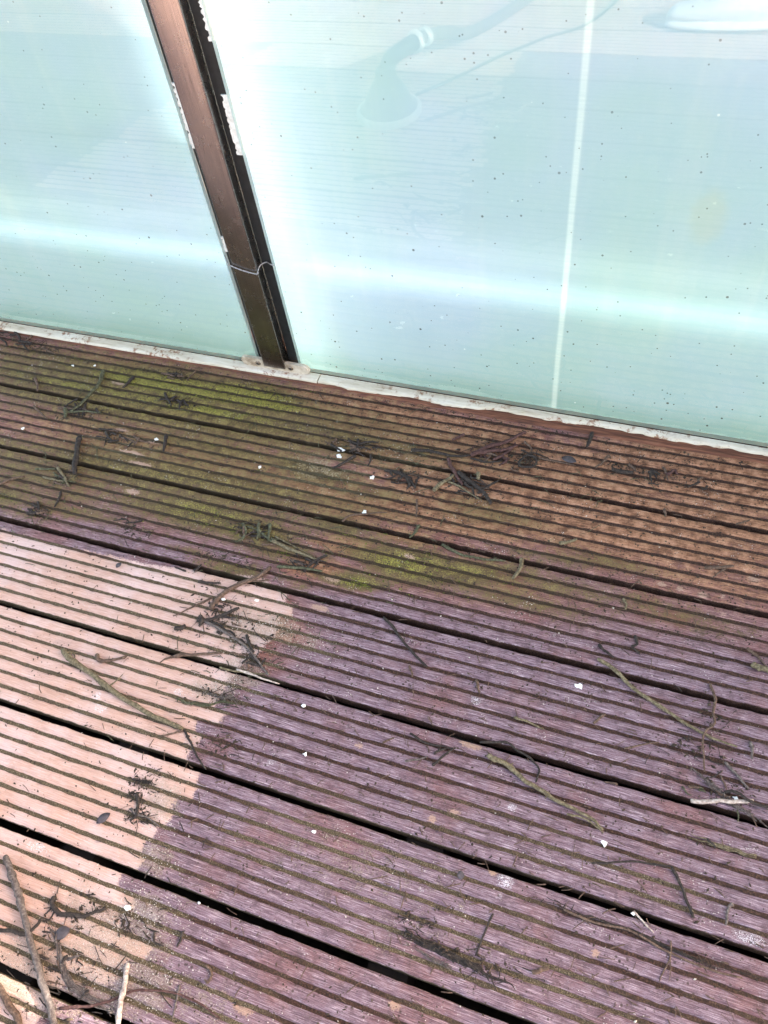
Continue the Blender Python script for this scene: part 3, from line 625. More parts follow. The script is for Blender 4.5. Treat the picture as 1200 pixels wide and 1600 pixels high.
big = [
 ([(97, 1015), (118, 1036), (150, 1058), (190, 1090), (240, 1118), (286, 1139)], 9, 'olive', 'thick olive stick lying diagonally over the washed tan boards', dict(shoots=[([(165, 1078), (180, 1065), (193, 1053)], 3), ([(100, 1018), (112, 1020), (118, 1026)], 4)], taper=.7)),
 ([(288, 1140), (300, 1165), (310, 1185), (322, 1202)], 4, 'dark', 'thin dark twig continuing below the olive stick at the edge of the washed boards', dict(fray=3, taper=.5)),
 ([(286, 1140), (272, 1146), (250, 1149)], 4, 'brown', 'small brown spur beside the lower end of the olive stick', {}),
 ([(8, 1338), (18, 1365), (30, 1402), (40, 1440), (50, 1478), (62, 1520), (74, 1560), (88, 1610)], 10, 'grey', 'long thick grey stick at the bottom left corner', dict(taper=1.0, fray=5, lift=.004)),
 ([(-8, 1535), (10, 1562), (26, 1590), (36, 1618)], 11, 'brown', 'thick brown stick in the sun at the very bottom left corner', dict(taper=.95)),
 ([(70, 1438), (84, 1460), (92, 1490), (98, 1515), (112, 1540), (140, 1560), (172, 1578), (188, 1590)], 10, 'grey', 'curved strip of bark right of the long grey stick', dict(taper=.8, fray=8, bundle=22, shoots=[([(98, 1497), (115, 1496), (128, 1492)], 5)])),
 ([(-6, 1452), (18, 1455), (40, 1459), (56, 1448), (64, 1436), (74, 1437)], 6, 'dark', 'dark curved stem crossing the long grey stick', dict(fray=2, lift=.006, taper=.8)),
 ([(200, 1505), (196, 1530), (190, 1562), (182, 1612)], 8, 'pale', 'peeled pale stick standing nearly upright in the picture near the bottom edge', dict(taper=1.0, lift=.003)),
 ([(92, 1575), (140, 1572), (180, 1560), (210, 1548), (240, 1548), (275, 1552), (310, 1568), (345, 1592)], 4.5, 'red', 'thin wavy reddish stem running under the peeled pale stick', dict(taper=.6, fray=4)),
 ([(84, 1400), (82, 1415), (95, 1427), (115, 1430), (135, 1430), (152, 1424), (165, 1419)], 8, 'dark', 'rough dark twig lying along a groove of the washed boards', dict(fray=16, shoots=[([(83, 1414), (76, 1424), (68, 1430)], 4), ([(88, 1405), (86, 1396)], 3)])),
 ([(282, 1538), (276, 1560), (270, 1592)], 4, 'grey', 'short upright twig right of the wavy stem near the bottom edge', {}),
 ([(285, 1455), (282, 1470), (276, 1480)], 5, 'dark', 'short bent twig on the purple boards near the bottom, right of the washed area', dict(fray=2, shoots=[([(285, 1457), (277, 1454)], 3)])),
 ([(242, 1455), (240, 1468), (248, 1476), (256, 1478)], 4, 'dark', 'small hooked twig left of the short bent twig', {}),
 ([(322, 1508), (330, 1520), (326, 1535), (318, 1530)], 4, 'brown', 'curled brown root scrap on the purple boards near the bottom', dict(fray=6)),
 ([(934, 1028), (962, 1048), (990, 1075), (1040, 1110), (1075, 1132), (1098, 1146), (1122, 1156), (1152, 1168)], 7, 'olive', 'long straight brown stick lying across the dark gap on the right', dict(taper=.45)),
 ([(1110, 1068), (1117, 1090), (1115, 1112), (1116, 1128), (1112, 1136), (1102, 1143), (1098, 1165), (1101, 1205)], 4.5, 'brown', 'crooked upright stem crossing the long straight stick on the right', dict(fray=4, taper=.6, lift=.004)),
 ([(762, 1180), (790, 1194), (822, 1220), (850, 1238), (880, 1256), (905, 1268), (925, 1280), (943, 1297)], 8, 'olive', 'long peeling olive stick in the lower right middle ending at a white chip', dict(taper=.5, fray=5, shoots=[([(885, 1272), (905, 1276), (925, 1286), (944, 1302)], 4)])),
 ([(750, 1160), (790, 1160), (808, 1172), (830, 1186), (842, 1202), (838, 1222)], 4, 'dark', 'dark curved twig above the long peeling olive stick', dict(taper=.6)),
 ([(1079, 1252), (1110, 1252), (1140, 1252), (1178, 1251)], 7, 'pale', 'short straight pale stick bridging a gap at the right edge', dict(taper=.85, lift=.002)),
 ([(1132, 1237), (1150, 1238), (1170, 1250), (1188, 1259), (1212, 1262)], 5, 'dark', 'black vine looping over the pale stick at the right edge', dict(taper=.8, lift=.006)),
 ([(1078, 1198), (1098, 1215), (1125, 1238), (1150, 1256), (1175, 1275), (1205, 1298)], 8, 'grey', 'flattened grey bark strip running under the pale stick at the right edge', dict(bundle=16, fray=10, taper=.9)),
 ([(1078, 1304), (1100, 1312), (1130, 1322), (1160, 1332), (1192, 1338)], 8, 'olive', 'olive bark strip low on the right edge', dict(taper=.8, bundle=14)),
 ([(924, 1349), (950, 1348), (985, 1346), (1020, 1350), (1053, 1354)], 3.5, 'dark', 'thin dark stem lying along a groove right of the white chip', dict(taper=.8)),
 ([(1050, 1354), (1062, 1380), (1074, 1408), (1084, 1434)], 5.5, 'dark', 'dark straight twig hanging down from the thin stem on the lower right', dict(taper=.8)),
 ([(622, 1452), (650, 1466), (690, 1486), (725, 1502), (760, 1522), (800, 1540)], 13, 'dark', 'frayed dark bark strip in the bottom middle', dict(bundle=26, fray=26, taper=.6)),
 ([(640, 1478), (680, 1500), (715, 1520)], 7, 'grey', 'grey bark splinter below the frayed dark bark strip', dict(bundle=9, fray=6)),
 ([(770, 1428), (760, 1452), (742, 1494)], 3.5, 'dark', 'thin dark twig crossing the frayed bark strip', dict(taper=.8)),
 ([(832, 1519), (845, 1516), (858, 1512)], 7, 'brown', 'short brown stub right of the frayed bark strip', dict(taper=.9)),
 ([(1048, 1470), (1047, 1498), (1038, 1515), (1030, 1534)], 3, 'brown', 'thin forked twig low on the right side', dict(shoots=[([(1047, 1498), (1048, 1515), (1045, 1534)], 2)])),
 ([(1146, 1412), (1137, 1422), (1134, 1446)], 5, 'grey', 'curled grey twig near the lower right edge', dict(taper=.7)),
 ([(990, 1424), (1003, 1438), (1022, 1458)], 3.5, 'pale', 'thin pale splinter lying over the lower right gap', dict(taper=.6)),
 ([(600, 964), (620, 988), (645, 1020), (668, 1042)], 4.5, 'dark', 'thin straight dark twig in the middle of the purple boards', dict(taper=.8)),
 ([(816, 872), (812, 888), (802, 905)], 7, 'olive', 'stubby olive stick below the dark gap, right of the bright moss', dict(taper=.8)),
 ([(874, 850), (886, 847), (901, 842)], 7, 'olive', 'small olive curled stalk on the brown boards', dict(taper=.6)),
 ([(1100, 888), (1122, 886), (1146, 885)], 6, 'brown', 'short brown stick on the reddish boards near the right edge', dict(taper=.8)),
 ([(1133, 889), (1122, 896), (1112, 903)], 3, 'brown', 'thin splinter under the short brown stick near the right edge', {}),
 ([(993, 992), (995, 1006), (988, 1010), (999, 1022)], 5, 'dark', 'small crooked dark twig above the long straight stick', dict(fray=3)),
 ([(936, 1007), (945, 1017), (960, 1028)], 5, 'dark', 'short dark twig left of the small crooked dark twig', dict(fray=3)),
 ([(1168, 1012), (1185, 1028), (1206, 1052)], 5, 'brown', 'thin brown stick cut by the right edge of the picture', {}),
 ([(1174, 1037), (1190, 1044), (1212, 1052)], 10, 'olive', 'thick olive stub cut by the right edge of the picture', dict(taper=.9)),
 ([(1172, 1158), (1176, 1175), (1174, 1185)], 5, 'grey', 'short grey upright twig right of the crooked stem', {}),
 ([(1133, 1190), (1150, 1210), (1170, 1232)], 5, 'grey', 'thin grey stick left of the right edge, below the crooked stem', dict(taper=.7)),
 ([(928, 1130), (942, 1118), (946, 1114)], 5, 'brown', 'short brown twig left of the long straight stick', {}),
 ([(975, 1170), (1000, 1164), (1030, 1160)], 3.5, 'brown', 'thin brown splinter below the long straight stick', {}),
 ([(803, 1120), (830, 1130), (850, 1140)], 4, 'olive', 'thin olive splinter on the purple boards in the lower right middle', {}),
 ([(124, 682), (121, 700), (118, 720), (117, 741)], 9, 'dark', 'dark upright stick crossing the second gap on the left', dict(taper=.8, fray=2)),
 ([(162, 578), (156, 597), (146, 610), (128, 630), (108, 644)], 6, 'green', 'dark bent twig lying over the first gap on the left', dict(fray=9)),
 ([(102, 638), (103, 652)], 7, 'green', 'short dark stub at the lower end of the bent twig on the left', dict(fray=8)),
 ([(103, 644), (130, 643), (158, 645)], 4, 'green', 'thin dark stem running right from the short stub on the left', dict(fray=5)),
 ([(210, 588), (202, 596), (192, 606)], 6, 'dark', 'short dark twig beside the bare pale patch near the post', dict(fray=8)),
 ([(260, 680), (258, 692), (255, 705)], 7, 'dark', 'stubby dark twig on the mossy boards left of centre', dict(fray=2)),
 ([(56, 590), (58, 600), (59, 611)], 5, 'brown', 'short brown twig just above the first gap at the left edge', {}),
 ([(52, 635), (62, 643), (74, 655)], 4, 'brown', 'slim brown twig below the first gap at the left edge', {}),
 ([(56, 733), (70, 733), (86, 733)], 4, 'green', 'thin greenish stalk left of the pale twig cluster', {}),
 ([(90, 730), (100, 746), (108, 760)], 5, 'olive', 'pale olive twig leaning in the cluster left of the upright stick', dict(fray=2)),
 ([(95, 768), (92, 780), (86, 792)], 5, 'dark', 'dark bent twig below the pale twig cluster on the left', {}),
 ([(-4, 757), (15, 750), (38, 744)], 5, 'brown', 'thin brown twig entering at the left edge', {}),
 ([(68, 745), (85, 750), (100, 752)], 4, 'olive', 'straw coloured stalk in the cluster left of the upright stick', {}),
 ([(422, 818), (421, 830), (420, 846)], 6, 'green', 'dark greenish twig, rightmost upright one of the cluster in the moss', dict(fray=3)),
 ([(405, 818), (404, 832), (402, 842)], 6, 'green', 'dark greenish twig, middle upright one of the cluster in the moss', dict(fray=2)),
 ([(380, 818), (384, 830), (378, 842), (368, 847)], 5, 'green', 'dark greenish bent twig, leftmost of the cluster in the moss', dict(fray=6)),
 ([(425, 845), (450, 856), (478, 868), (497, 874)], 6, 'olive', 'straight olive twig right of the cluster in the moss', dict(shoots=[([(430, 838), (460, 854), (492, 870)], 2.5)])),
 ([(512, 867), (495, 874), (482, 886), (476, 893)], 5, 'dark', 'forked dark twig at the end of the straight olive twig', dict(fray=4, shoots=[([(495, 874), (510, 878)], 3)])),
 ([(432, 886), (455, 886), (480, 889), (504, 892)], 6, 'green', 'mossy dark stem lying just above the fourth gap', dict(fray=10)),
 ([(425, 885), (400, 903), (375, 912), (352, 925), (336, 940), (330, 952)], 6, 'brown', 'long arched brown twig over the edge of the washed boards', dict(fray=3, taper=1.5)),
 ([(420, 907), (395, 908), (370, 910)], 3, 'brown', 'thin side splinter beside the arched brown twig', {}),
 ([(332, 933), (300, 949), (272, 962)], 3.5, 'brown', 'slim brown twig pointing down left from the arched twig', {}),
 ([(373, 950), (345, 962), (322, 970), (308, 968)], 5, 'dark', 'dark twig pointing up right, below the arched twig', dict(fray=6, taper=1.2)),
 ([(312, 962), (316, 970), (311, 978)], 8, 'dark', 'small dark knot of bark below the arched twig', dict(fray=9)),
 ([(320, 970), (345, 984), (372, 1000), (395, 1022), (412, 1045), (420, 1056)], 5, 'grey', 'long thin grey twig running down right at the washed edge', dict(fray=6)),
 ([(385, 992), (391, 1008), (396, 1020)], 5, 'dark', 'short dark twig touching the long thin grey twig', {}),
 ([(273, 982), (283, 982), (290, 976)], 8, 'dark', 'small dark gnarled stub on the washed boards', dict(fray=8)),
 ([(270, 1026), (300, 1023), (325, 1021), (348, 1021)], 6, 'brown', 'dark brown stick lying beside a gap of the washed boards', dict(fray=3, shoots=[([(270, 1026), (258, 1030), (248, 1036)], 4)])),
 ([(343, 1043), (365, 1048), (390, 1052), (421, 1052)], 4, 'olive', 'thin olive splinter beside a gap near the washed edge', dict(flat=.5)),
 ([(370, 1046), (405, 1058), (436, 1069)], 4, 'pale', 'thin pale splinter lying over a gap near the washed edge', {}),
 ([(150, 1022), (156, 1032), (172, 1032), (197, 1026)], 7, 'brown', 'small forked brown twig above the olive stick', dict(fray=4)),
 ([(272, 1090), (290, 1096), (320, 1100), (345, 1096), (372, 1099)], 8, 'green', 'frayed dark bark lying in a groove of the washed boards', dict(fray=16, bundle=14)),
 ([(325, 1078), (340, 1088), (362, 1090), (376, 1100)], 7, 'grey', 'frayed grey bark above the frayed dark bark in the groove', dict(fray=12, bundle=12)),
 ([(273, 885), (290, 893)][::-1] , 4, 'dark', 'short dark twig on the washed boards touching the fourth gap', {}),
 ([(303, 892), (316, 882)], 5, 'dark', 'tiny dark twig lying over the fourth gap', {}),
 ([(310, 909), (325, 910), (345, 912)], 5, 'dark', 'small dark scrap of twig below the fourth gap', dict(fray=6)),
 ([(207, 1218), (220, 1222), (232, 1222), (240, 1228)], 8, 'dark', 'tangled dark bark scrap on the washed boards near its edge', dict(fray=18, bundle=10)),
 ([(214, 1240), (216, 1258), (212, 1275), (204, 1282)], 6, 'dark', 'dark upright scrap below the tangled bark scrap', dict(fray=18)),
 ([(205, 1262), (212, 1272), (228, 1276), (250, 1292)], 4, 'grey', 'thin grey stem below the tangled bark scrap', dict(fray=6)),
 ([(545, 688), (560, 694), (575, 690), (592, 692)], 5, 'dark', 'dark gnarled twig above the first gap in the middle', dict(fray=10)),
 ([(560, 686), (558, 700), (545, 706)], 5, 'dark', 'dark twig crossing down from the gnarled twig over the first gap', dict(fray=5)),
 ([(555, 712), (540, 722), (518, 732)], 6, 'dark', 'dark straight twig below the first gap in the middle', dict(fray=3)),
 ([(600, 735), (622, 738), (640, 750), (648, 762)], 5, 'dark', 'dark bent twig left of the crossed sticks', dict(fray=8)),
 ([(635, 745), (640, 758), (636, 764)], 5, 'dark', 'short dark twig in the small heap left of the crossed sticks', dict(fray=6)),
 ([(642, 703), (680, 706), (708, 713), (735, 711)], 6, 'dark', 'dark curved stem entering the reddish heap from the left', {}),
 ([(735, 712), (758, 700), (785, 692), (812, 680), (822, 674)], 8, 'red', 'thick reddish twig rising to the right in the heap by the rail', dict(fray=2)),
 ([(738, 708), (765, 705), (790, 702), (810, 695)], 7, 'red', 'second reddish twig lying flatter in the heap by the rail', dict(fray=3)),
 ([(770, 718), (785, 712), (800, 700), (806, 692)], 5, 'red', 'short reddish twig at the right of the heap by the rail', {}),
 ([(735, 716), (760, 722), (785, 720)], 4, 'dark', 'thin dark twig along the lower side of the reddish heap', {}),
 ([(820, 690), (828, 698), (832, 706)], 4, 'brown', 'short brown twig right of the reddish heap', {}),
 ([(810, 722), (822, 712), (838, 716), (834, 728), (818, 730), (812, 722), (830, 708), (858, 716)], 4, 'dark', 'tangled dark ball of rootlets right of the reddish heap', dict(fray=26, lift=.008)),
 ([(840, 715), (865, 720), (900, 728)], 3.5, 'brown', 'thin brown stem leading right from the ball of rootlets', {}),
 ([(700, 716), (706, 730), (714, 744), (722, 757)], 7, 'red', 'thick reddish stick, one arm of the crossed sticks over the first gap', {}),
 ([(677, 766), (692, 754), (709, 742)], 8, 'olive', 'thick olive stick, lower left arm of the crossed sticks over the first gap', {}),
 ([(716, 738), (740, 756), (758, 772), (767, 788)], 8, 'dark', 'thick dark stick, lower right arm of the crossed sticks over the first gap', dict(fray=8)),
 ([(746, 770), (760, 762), (779, 750)], 5, 'dark', 'thin dark stick crossing the lower right arm of the crossed sticks', {}),
 ([(700, 752), (725, 764), (752, 782)], 4, 'olive', 'thin olive stick parallel below the crossed sticks', {}),
 ([(747, 738), (748, 750)], 8, 'olive', 'stubby olive bit standing in the first gap by the crossed sticks', dict(fray=2)),
 ([(925, 676), (922, 688), (916, 698)], 7, 'dark', 'short dark twig against the rail on the right', dict(fray=2)),
 ([(952, 712), (942, 722), (930, 731)], 5, 'brown', 'short brown twig right of the one against the rail', dict(fray=2)),
 ([(955, 733), (972, 737), (990, 739)], 7, 'dark', 'dark stub lying along a rib near the rail on the right', dict(taper=.8)),
 ([(1042, 742), (1052, 735), (1060, 741)], 6, 'red', 'reddish bark curl near the rail on the right', dict(fray=9)),
 ([(651, 780), (652, 795), (650, 808)], 4, 'brown', 'thin upright twig below the small heap in the middle', {}),
 ([(656, 820), (648, 832), (640, 840)], 5, 'green', 'short greenish twig over the second gap in the middle', dict(fray=6)),
 ([(690, 850), (720, 866), (745, 872), (790, 876)], 5, 'green', 'long mossy stem above the bright moss, left part of a wavy line', dict(fray=12)),
 ([(535, 815), (548, 805), (575, 803), (605, 800)], 4, 'brown', 'thin brown stem above the second gap in the middle', {}),
 ([(1038, 795), (1040, 806)], 5, 'brown', 'tiny brown twig over the first gap at the right', {}),
 ([(1150, 820), (1160, 816), (1172, 812)], 4, 'brown', 'thin brown twig over the first gap near the right edge', {}),
 ([(975, 935), (978, 944), (978, 952)], 5, 'olive', 'short olive twig on the purple boards right of the moss', {}),
 ([(640, 1040), (643, 1050), (644, 1058)], 4, 'brown', 'tiny brown twig just below the thin straight dark twig', {}),
 ([(744, 1062), (747, 1074), (749, 1083)], 5, 'brown', 'short brown twig above the white scuff in the middle', {}),
 ([(597, 1161), (608, 1156), (616, 1152)], 4, 'brown', 'short light brown twig below the sixth gap in the middle', {}),
 ([(632, 1190), (650, 1187), (668, 1182)], 4, 'grey', 'thin grey twig left of the dark twig near the tan patch', {}),
 ([(675, 1196), (690, 1184), (712, 1168)], 4.5, 'dark', 'dark straight twig touching the tan patch', {}),
 ([(678, 1178), (686, 1173), (698, 1170)], 4.5, 'dark', 'small dark twig above the dark straight twig near the tan patch', dict(fray=3)),
 ([(640, 1146), (665, 1160), (690, 1166), (712, 1170)], 4, 'dark', 'slim dark stem lying in a groove left of the tan patch', dict(fray=5)),
 ([(1105, 1310), (1115, 1320), (1118, 1326)], 4, 'dark', 'tiny dark twig beside the olive bark strip', {}),
 ([(965, 1225), (945, 1222)], 4, 'brown', 'tiny brown twig right of the long peeling stick', {}),
]
random.seed(21)
for px, th, mt, lab, kw in big: twig(px, th, mt, lab, **kw)
# long bark fibres in a groove low on the right
twig([(835, 1400), (870, 1412), (910, 1430), (950, 1443), (990, 1455), (1040, 1478), (1090, 1500), (1140, 1515), (1205, 1532)], 5, 'dark', 'long black bark fibre lying in a groove under the lower right gap', fray=20, taper=.9, bundle=14)
twig([(880, 1420), (930, 1442), (980, 1452), (1030, 1480), (1100, 1512), (1160, 1528)], 3.5, 'brown', 'long brown bark fibre beside the black one under the lower right gap', fray=10, taper=.9, flat=.5)

# small fallen bits in recognisable heaps: every bit its own object, one shared label per heap
heaps = [((125, 640), 22, 12, 9, 'small dark twig bit in the heap under the bent twig, upper left'),
         ((195, 685), 42, 12, 13, 'small dark twig bit in the heap right of the upright stick on the left'),
         ((28, 532), 45, 12, 11, 'small dark twig bit in the heap by the rail at the left edge'),
         ((95, 750), 22, 12, 9, 'small twig bit in the pale cluster left of the upright stick'),
         ((275, 586), 16, 7, 6, 'small dark twig bit in the small heap near the post'),
         ((278, 628), 16, 5, 6, 'small dark twig bit in the heap in the moss below the post'),
         ((560, 700), 34, 15, 12, 'small dark twig bit in the heap over the first gap in the middle'),
         ((635, 750), 26, 15, 10, 'small dark twig bit in the heap left of the crossed sticks'),
         ((780, 706), 45, 16, 14, 'small reddish twig bit in the heap by the rail'),
         ((735, 760), 36, 22, 12, 'small dark twig bit among the crossed sticks'),
         ((1040, 745), 60, 12, 10, 'small dark twig bit in the litter near the rail on the right'),
         ((400, 835), 34, 16, 12, 'small greenish twig bit in the cluster in the moss'),
         ((475, 880), 38, 13, 9, 'small dark twig bit beside the mossy stem above the fourth gap'),
         ((345, 965), 40, 26, 12, 'small dark twig bit below the arched brown twig'),
         ((400, 1030), 40, 26, 8, 'small dark twig bit along the edge of the washed boards'),
         ((215, 820), 22, 12, 6, 'small dark twig bit on the ribs above the washed boards'),
         ((60, 800), 18, 10, 6, 'small dark twig bit on the mossy ribs at the left edge'),
         ((85, 1500), 34, 55, 13, 'small dark bark bit beside the long grey stick'),
         ((1120, 1235), 45, 25, 8, 'small dark twig bit around the pale stick at the right edge')]
random.seed(5)
ORD = ['first', 'second', 'third', 'fourth', 'fifth', 'sixth', 'seventh', 'eighth', 'ninth', 'tenth', 'eleventh', 'twelfth', 'thirteenth', 'fourteenth', 'fifteenth']
for (cx, cy), sx, sy, n, lab in heaps:
    made = []
    mt = 'red' if 'reddish' in lab else 'green' if ('greenish' in lab or 'pale' in lab) else 'dark'
    for k in range(n):
        x = cx + random.gauss(0, sx * .55); y = cy + random.gauss(0, sy * .55) + (x - cx) * .2
        a = random.uniform(0, math.pi); L = random.uniform(9, 28) * (1.2 if cy > 1000 else 1.0)
        if random.random() < .4: a = random.gauss(.25, .25)
        mid = (x + random.uniform(-2.5, 2.5), y + random.uniform(-2, 2))
        o = twig([(x - math.cos(a) * L / 2, y - math.sin(a) * L * .4), mid, (x + math.cos(a) * L / 2, y + math.sin(a) * L * .4)],
             random.uniform(2.2, 5.2), random.choice([mt, mt, 'dark', 'brown']), lab, group=lab.replace('small ', 'small ').replace(' bit ', ' bits '), fray=random.randint(0, 3)); made.append((mid[0], o))
    for k, (mx_, o) in enumerate(sorted(made, key=lambda t: t[0])): o['label'] = ORD[k] + ' from left: ' + (lab.replace('small ', '', 1) if len(lab.split()) < 15 else lab.replace('small ', '', 1).replace('dark ', '', 1).replace(' on the left', '').replace(' of the picture', ''))

# lone leaf scraps
def leaf(x, y, L, W, rot, label, mat='leaf'):
    c = P(x, y, .002); m_ = pxm(c); bm = bmesh.new(); n = 8; top = []; bt = []
    for i in range(n + 1):
        t = i / n; wv = math.sin(math.pi * t) ** .7 * W * m_ / 2 + .0002
        for s in (-1, 0, 1):
            u = (t - .5) * L * m_; v = s * wv; zz = .0022 + (.0016 * s * s) + random.uniform(0, .0004) + .001 * math.sin(t * 3)
            q = Vector((c.x + u * math.cos(rot) - v * math.sin(rot), c.y + u * math.sin(rot) + v * math.cos(rot), zz)); top.append(bm.verts.new(q)); bt.append(bm.verts.new(q - Vector((0, 0, .0005))))
    for i in range(n):
        for s in range(2):
            a = i * 3 + s; bm.faces.new((top[a], top[a + 3], top[a + 4], top[a + 1])); bm.faces.new((bt[a], bt[a + 1], bt[a + 4], bt[a + 3]))
        for s in (0, 2):
            a = i * 3 + s; bm.faces.new((top[a], bt[a], bt[a + 3], top[a + 3]))
    for a in (0, n * 3):
        for s in range(2): bm.faces.new((top[a + s], top[a + s + 1], bt[a + s + 1], bt[a + s]))
    bmesh.ops.recalc_face_normals(bm, faces=bm.faces)
    tag(bm_obj('dead_leaf', bm, M[mat], smooth=True), label, 'leaf')
leaf(889, 719, 24, 13, -.15, 'small dark grey leaf right of the ball of rootlets')
leaf(162, 1279, 24, 13, 1.0, 'small dark curled leaf on the washed boards at lower left')
leaf(98, 1458, 26, 18, .8, 'dull purplish leaf scrap beside the curved strip of bark')
leaf(186, 884, 10, 8, 1.2, 'tiny dark leaf scrap on the upper washed boards')
leaf(720, 1368, 12, 12, .3, 'tiny dark leaf scrap below the seventh gap', 'leaf')

# white chips / petals
def chip(x, y, s, label, n=9, mat='chip', z=.0):
    c = P(x, y, .001 + z); r = s * .5 * pxm(c); bm = bmesh.new(); top = []; 
    for k in range(n):
        a = 2 * math.pi * k / n; rr = r * random.uniform(.45, 1.25); top.append((c.x + math.cos(a) * rr, c.y + math.sin(a) * rr * .8))
    T = [bm.verts.new((a, b, z + .0014 + random.uniform(-.0004, .0006))) for a, b in top]; B = [bm.verts.new((a, b, z + .0001)) for a, b in top]; ct = bm.verts.new((c.x, c.y, z + .0026))
    for k in range(n):
        bm.faces.new((T[k], T[(k + 1) % n], ct)); bm.faces.new((B[k], B[(k + 1) % n], T[(k + 1) % n], T[k]))
    bm.faces.new(B[::-1])
    tag(bm_obj('white_chip', bm, M[mat]), label, 'chip', 'white flakes scattered on the deck')
random.seed(3)
for x, y, s, lab in [(944, 1318, 13, 'white flake below the end of the long peeling olive stick'), (904, 1072, 13, 'round white flake left of the long straight stick on the right'), (532, 702, 14, 'white flake on the first gap edge, upper of the two in the middle'),
                     (530, 713, 9, 'white flake below the first gap, lower of the two in the middle'), (581, 746, 9, 'small white flake on the tan boards in the middle'), (245, 686, 7, 'white dot flake in the moss left of the stubby dark twig'), (406, 730, 7, 'white dot flake in the moss left of the middle heap'),
                     (570, 801, 11, 'elongated white flake above the second gap'), (148, 571, 5, 'tiny white flake near the rail, right one of two at upper left'), (114, 571, 5, 'tiny white flake near the rail, left one of two at upper left'), (36, 669, 6, 'small white flake on the purple ribs at the left edge'),
                     (1150, 1248, 11, 'white flake lying on the pale stick at the right edge'), (990, 1427, 8, 'pale round flake in the lower right gap'), (490, 1299, 8, 'small white flake on the purple boards in the lower middle'), (311, 1411, 6, 'tiny white flake left of the bottom middle gap'), (199, 1418, 12, 'jagged white flake at the lower end of the washed area'),
                     (474, 1102, 7, 'small white flake above the sixth gap'), (477, 1178, 8, 'small white flake on the purple boards left of centre'), (401, 938, 7, 'small white flake on the washed boards under the arched twig'), (501, 1170, 0, ''), (349, 936, 7, 'white flake beside the arched brown twig')]:
    if s: chip(x, y, s, lab)
    
# ------------------------------------------------------------------ loose soil, fibres and grit (uncountable)
def scatter(name, mat, n, sampler, smin, smax, label, cat, elong=1.0):
    base = np.array([(1, 0, 0), (-1, 0, 0), (0, 1, 0), (0, -1, 0), (0, 0, 1), (0, 0, -1)], float)
    fc = np.array([(0, 2, 4), (2, 1, 4), (1, 3, 4), (3, 0, 4), (2, 0, 5), (1, 2, 5), (3, 1, 5), (0, 3, 5)])
    pos = sampler(n); n = len(pos); s = smin + (smax - smin) * rng.random(n) ** 3
    ang = rng.random(n) * 6.283; V = base[None] * (.6 + .8 * rng.random((n, 6, 1))) * s[:, None, None]; V[:, :, 0] *= 1 + (elong - 1) * rng.random(n)[:, None]; V[:, :, 2] *= .6
    ca, sa = np.cos(ang)[:, None], np.sin(ang)[:, None]; x = V[:, :, 0] * ca - V[:, :, 1] * sa; y = V[:, :, 0] * sa + V[:, :, 1] * ca
    V = np.stack([x, y, V[:, :, 2]], -1) + pos[:, None, :]; V = V.reshape(-1, 3); F = (fc[None] + 6 * np.arange(n)[:, None, None]).reshape(-1, 3)
    me = bpy.data.meshes.new(name); me.vertices.add(len(V)); me.vertices.foreach_set('co', V.ravel()); me.loops.add(F.size); me.loops.foreach_set('vertex_index', F.ravel().astype(np.int32))
    me.polygons.add(len(F)); me.polygons.foreach_set('loop_start', np.arange(0, F.size, 3, dtype=np.int32)); me.update(calc_edges=True)
    return tag(link(name, me, mat), label, cat, kind='stuff')
def deckz(y):
    f = ((y - .0625 - .0048) % PITCH); inb = f < (PITCH - .0096); r = f % (RW + GW)
    return np.where(~inb, -.02, np.where((r < RW) | (f > PITCH - .0096 - RW), .0003, -GD + .0012))
def uniform_s(n):
    x = -1.4 + 1.8 * rng.random(n); y = -.2 + 1.15 * rng.random(n); k = (vnoise(x * 12 + 50, y * 40 + 50, 12) + vnoise(x * 40 + 50, y * 90 + 50, 13)) / 2 > .45
    x, y = x[k], y[k]; z = deckz(y); g = (z < 0) | (rng.random(len(z)) < .6); g &= z > -.01
    return np.stack([x, y, z], -1)[g]
def blob_s(lst, spread=1.0):
    def f(n):
        out = []
        for a, b, rx, ry, wt in lst:
            p = P(a, b); m_ = int(n / len(lst) * wt)
            x = p.x + rng.normal(0, rx * .6 * spread, m_); y = p.y + rng.normal(0, ry * .7 * spread, m_); out.append(np.stack([x, y, deckz(y)], -1))
        o = np.concatenate(out); return o[(o[:, 2] > -.01) & (o[:, 1] < .946)]
    return f
scatter('soil_crumbs', M['crumb'], 34000, uniform_s, .0004, .0016, 'loose dark soil crumbs in the grooves of the deck', 'soil crumbs', 2.2)
scatter('soil_litter', M['crumb'], 6000, blob_s(GRIME), .0005, .0022, 'fine dark soil and bark litter gathered around the twigs', 'litter', 3.0)
scatter('sand_grains', M['grit'], 9000, blob_s(SAND), .00025, .0009, 'pale sand grains lying around the edge of the washed boards', 'sand', 1.5)
def rand_top(n):
    x = -1.35 + 1.7 * rng.random(n); y = -.2 + 1.13 * rng.random(n); z = deckz(y); g = z > -.01; return np.stack([x, y, z], -1)[g]
scatter('pale_specks', M['grit'], 900, rand_top, .0003, .0013, 'tiny pale specks scattered over the whole deck', 'specks', 1.8)
def spots_s(n):
    x = -.62 + 1.0 * rng.random(n); y = .60 + .345 * rng.random(n); z = deckz(y); g = (z > 0); return np.stack([x, y, z], -1)[g]
scatter('dirt_specks', M['crumb'], 2600, spots_s, .0004, .0019, 'small dark dirt specks stuck to the brown ribs near the rail', 'dirt specks', 1.6)
M['moss'] = mat_simple('moss_tufts', [(.3, (.030, .034, .006)), (.55, (.12, .13, .018)), (.75, (.27, .28, .04))], 70, .95)
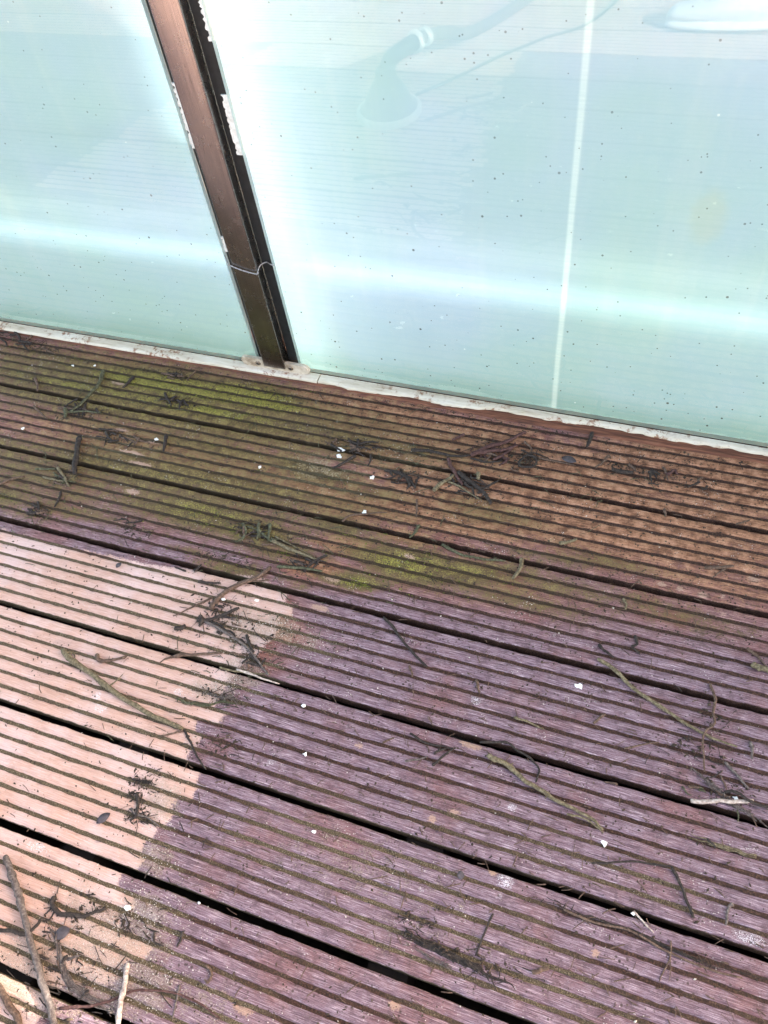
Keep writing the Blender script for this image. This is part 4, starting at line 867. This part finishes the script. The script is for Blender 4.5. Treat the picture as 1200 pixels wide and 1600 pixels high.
def moss_s(n):
    o = blob_s([(a, b, rx * .9, ry * .9, w_) for a, b, rx, ry, w_ in MOSS if w_ >= .6])(n); k = vnoise(o[:, 0] * 60 + 90, o[:, 1] * 130 + 90, 17) > .52; return o[k & ((o[:, 2] < 0) | (rng.random(len(o)) < .3))]
scatter('moss_tufts', M['moss'], 30000, moss_s, .0004, .0014, 'small raised tufts of green moss along grooves and ribs', 'moss', 1.6)
# fine fibres
def fibres(n, lst, name, mat, label, ln=1.4):
    bm = bmesh.new()
    for _ in range(n):
        a, b, rx, ry, wt = random.choice(lst); p = P(a, b); x = p.x + random.gauss(0, rx * .7); y = min(.944, p.y + random.gauss(0, ry * .9)); L = random.uniform(.004, .016) * random.choice((1, 1, ln)); an = random.uniform(0, 6.28) if random.random() < .6 else random.gauss(0, .3)
        z = .0008; q = [Vector((x, y, z)), Vector((x + math.cos(an) * L / 2 + random.uniform(-.001, .001), y + math.sin(an) * L / 2 + random.uniform(-.001, .001), z + random.uniform(0, .002))), Vector((x + math.cos(an) * L, min(.946, y + math.sin(an) * L), z))]
        tube(bm, q, [random.uniform(.0003, .0007)] * 3, 4)
    tag(bm_obj(name, bm, M[mat]), label, 'fibres', kind='stuff')
random.seed(9)
allb = GRIME + SAND[:8] + [(300, 700, .4, .12, 1), (800, 750, .3, .08, 1), (600, 850, .3, .06, 1)]
fibres(650, allb, 'bark_fibres', 'dark', 'fine dark bark fibres strewn over the deck')
fibres(760, [(600, 1000, .35, .2, 1), (900, 1250, .25, .15, 1), (500, 1300, .3, .12, 1), (900, 900, .3, .06, 1), (900, 1450, .3, .08, 1)], 'brown_fibres', 'brown', 'fine brown stems and fibres strewn over the purple boards')
fibres(380, [(150, 660, .3, .12, 1), (300, 760, .3, .1, 1), (520, 740, .2, .08, 1), (430, 860, .15, .05, 1), (380, 1000, .1, .08, 1), (60, 760, .15, .08, 1), (800, 740, .25, .05, 1)], 'green_fibres', 'green', 'fine greenish stems matted over the mossy boards', 2.0)
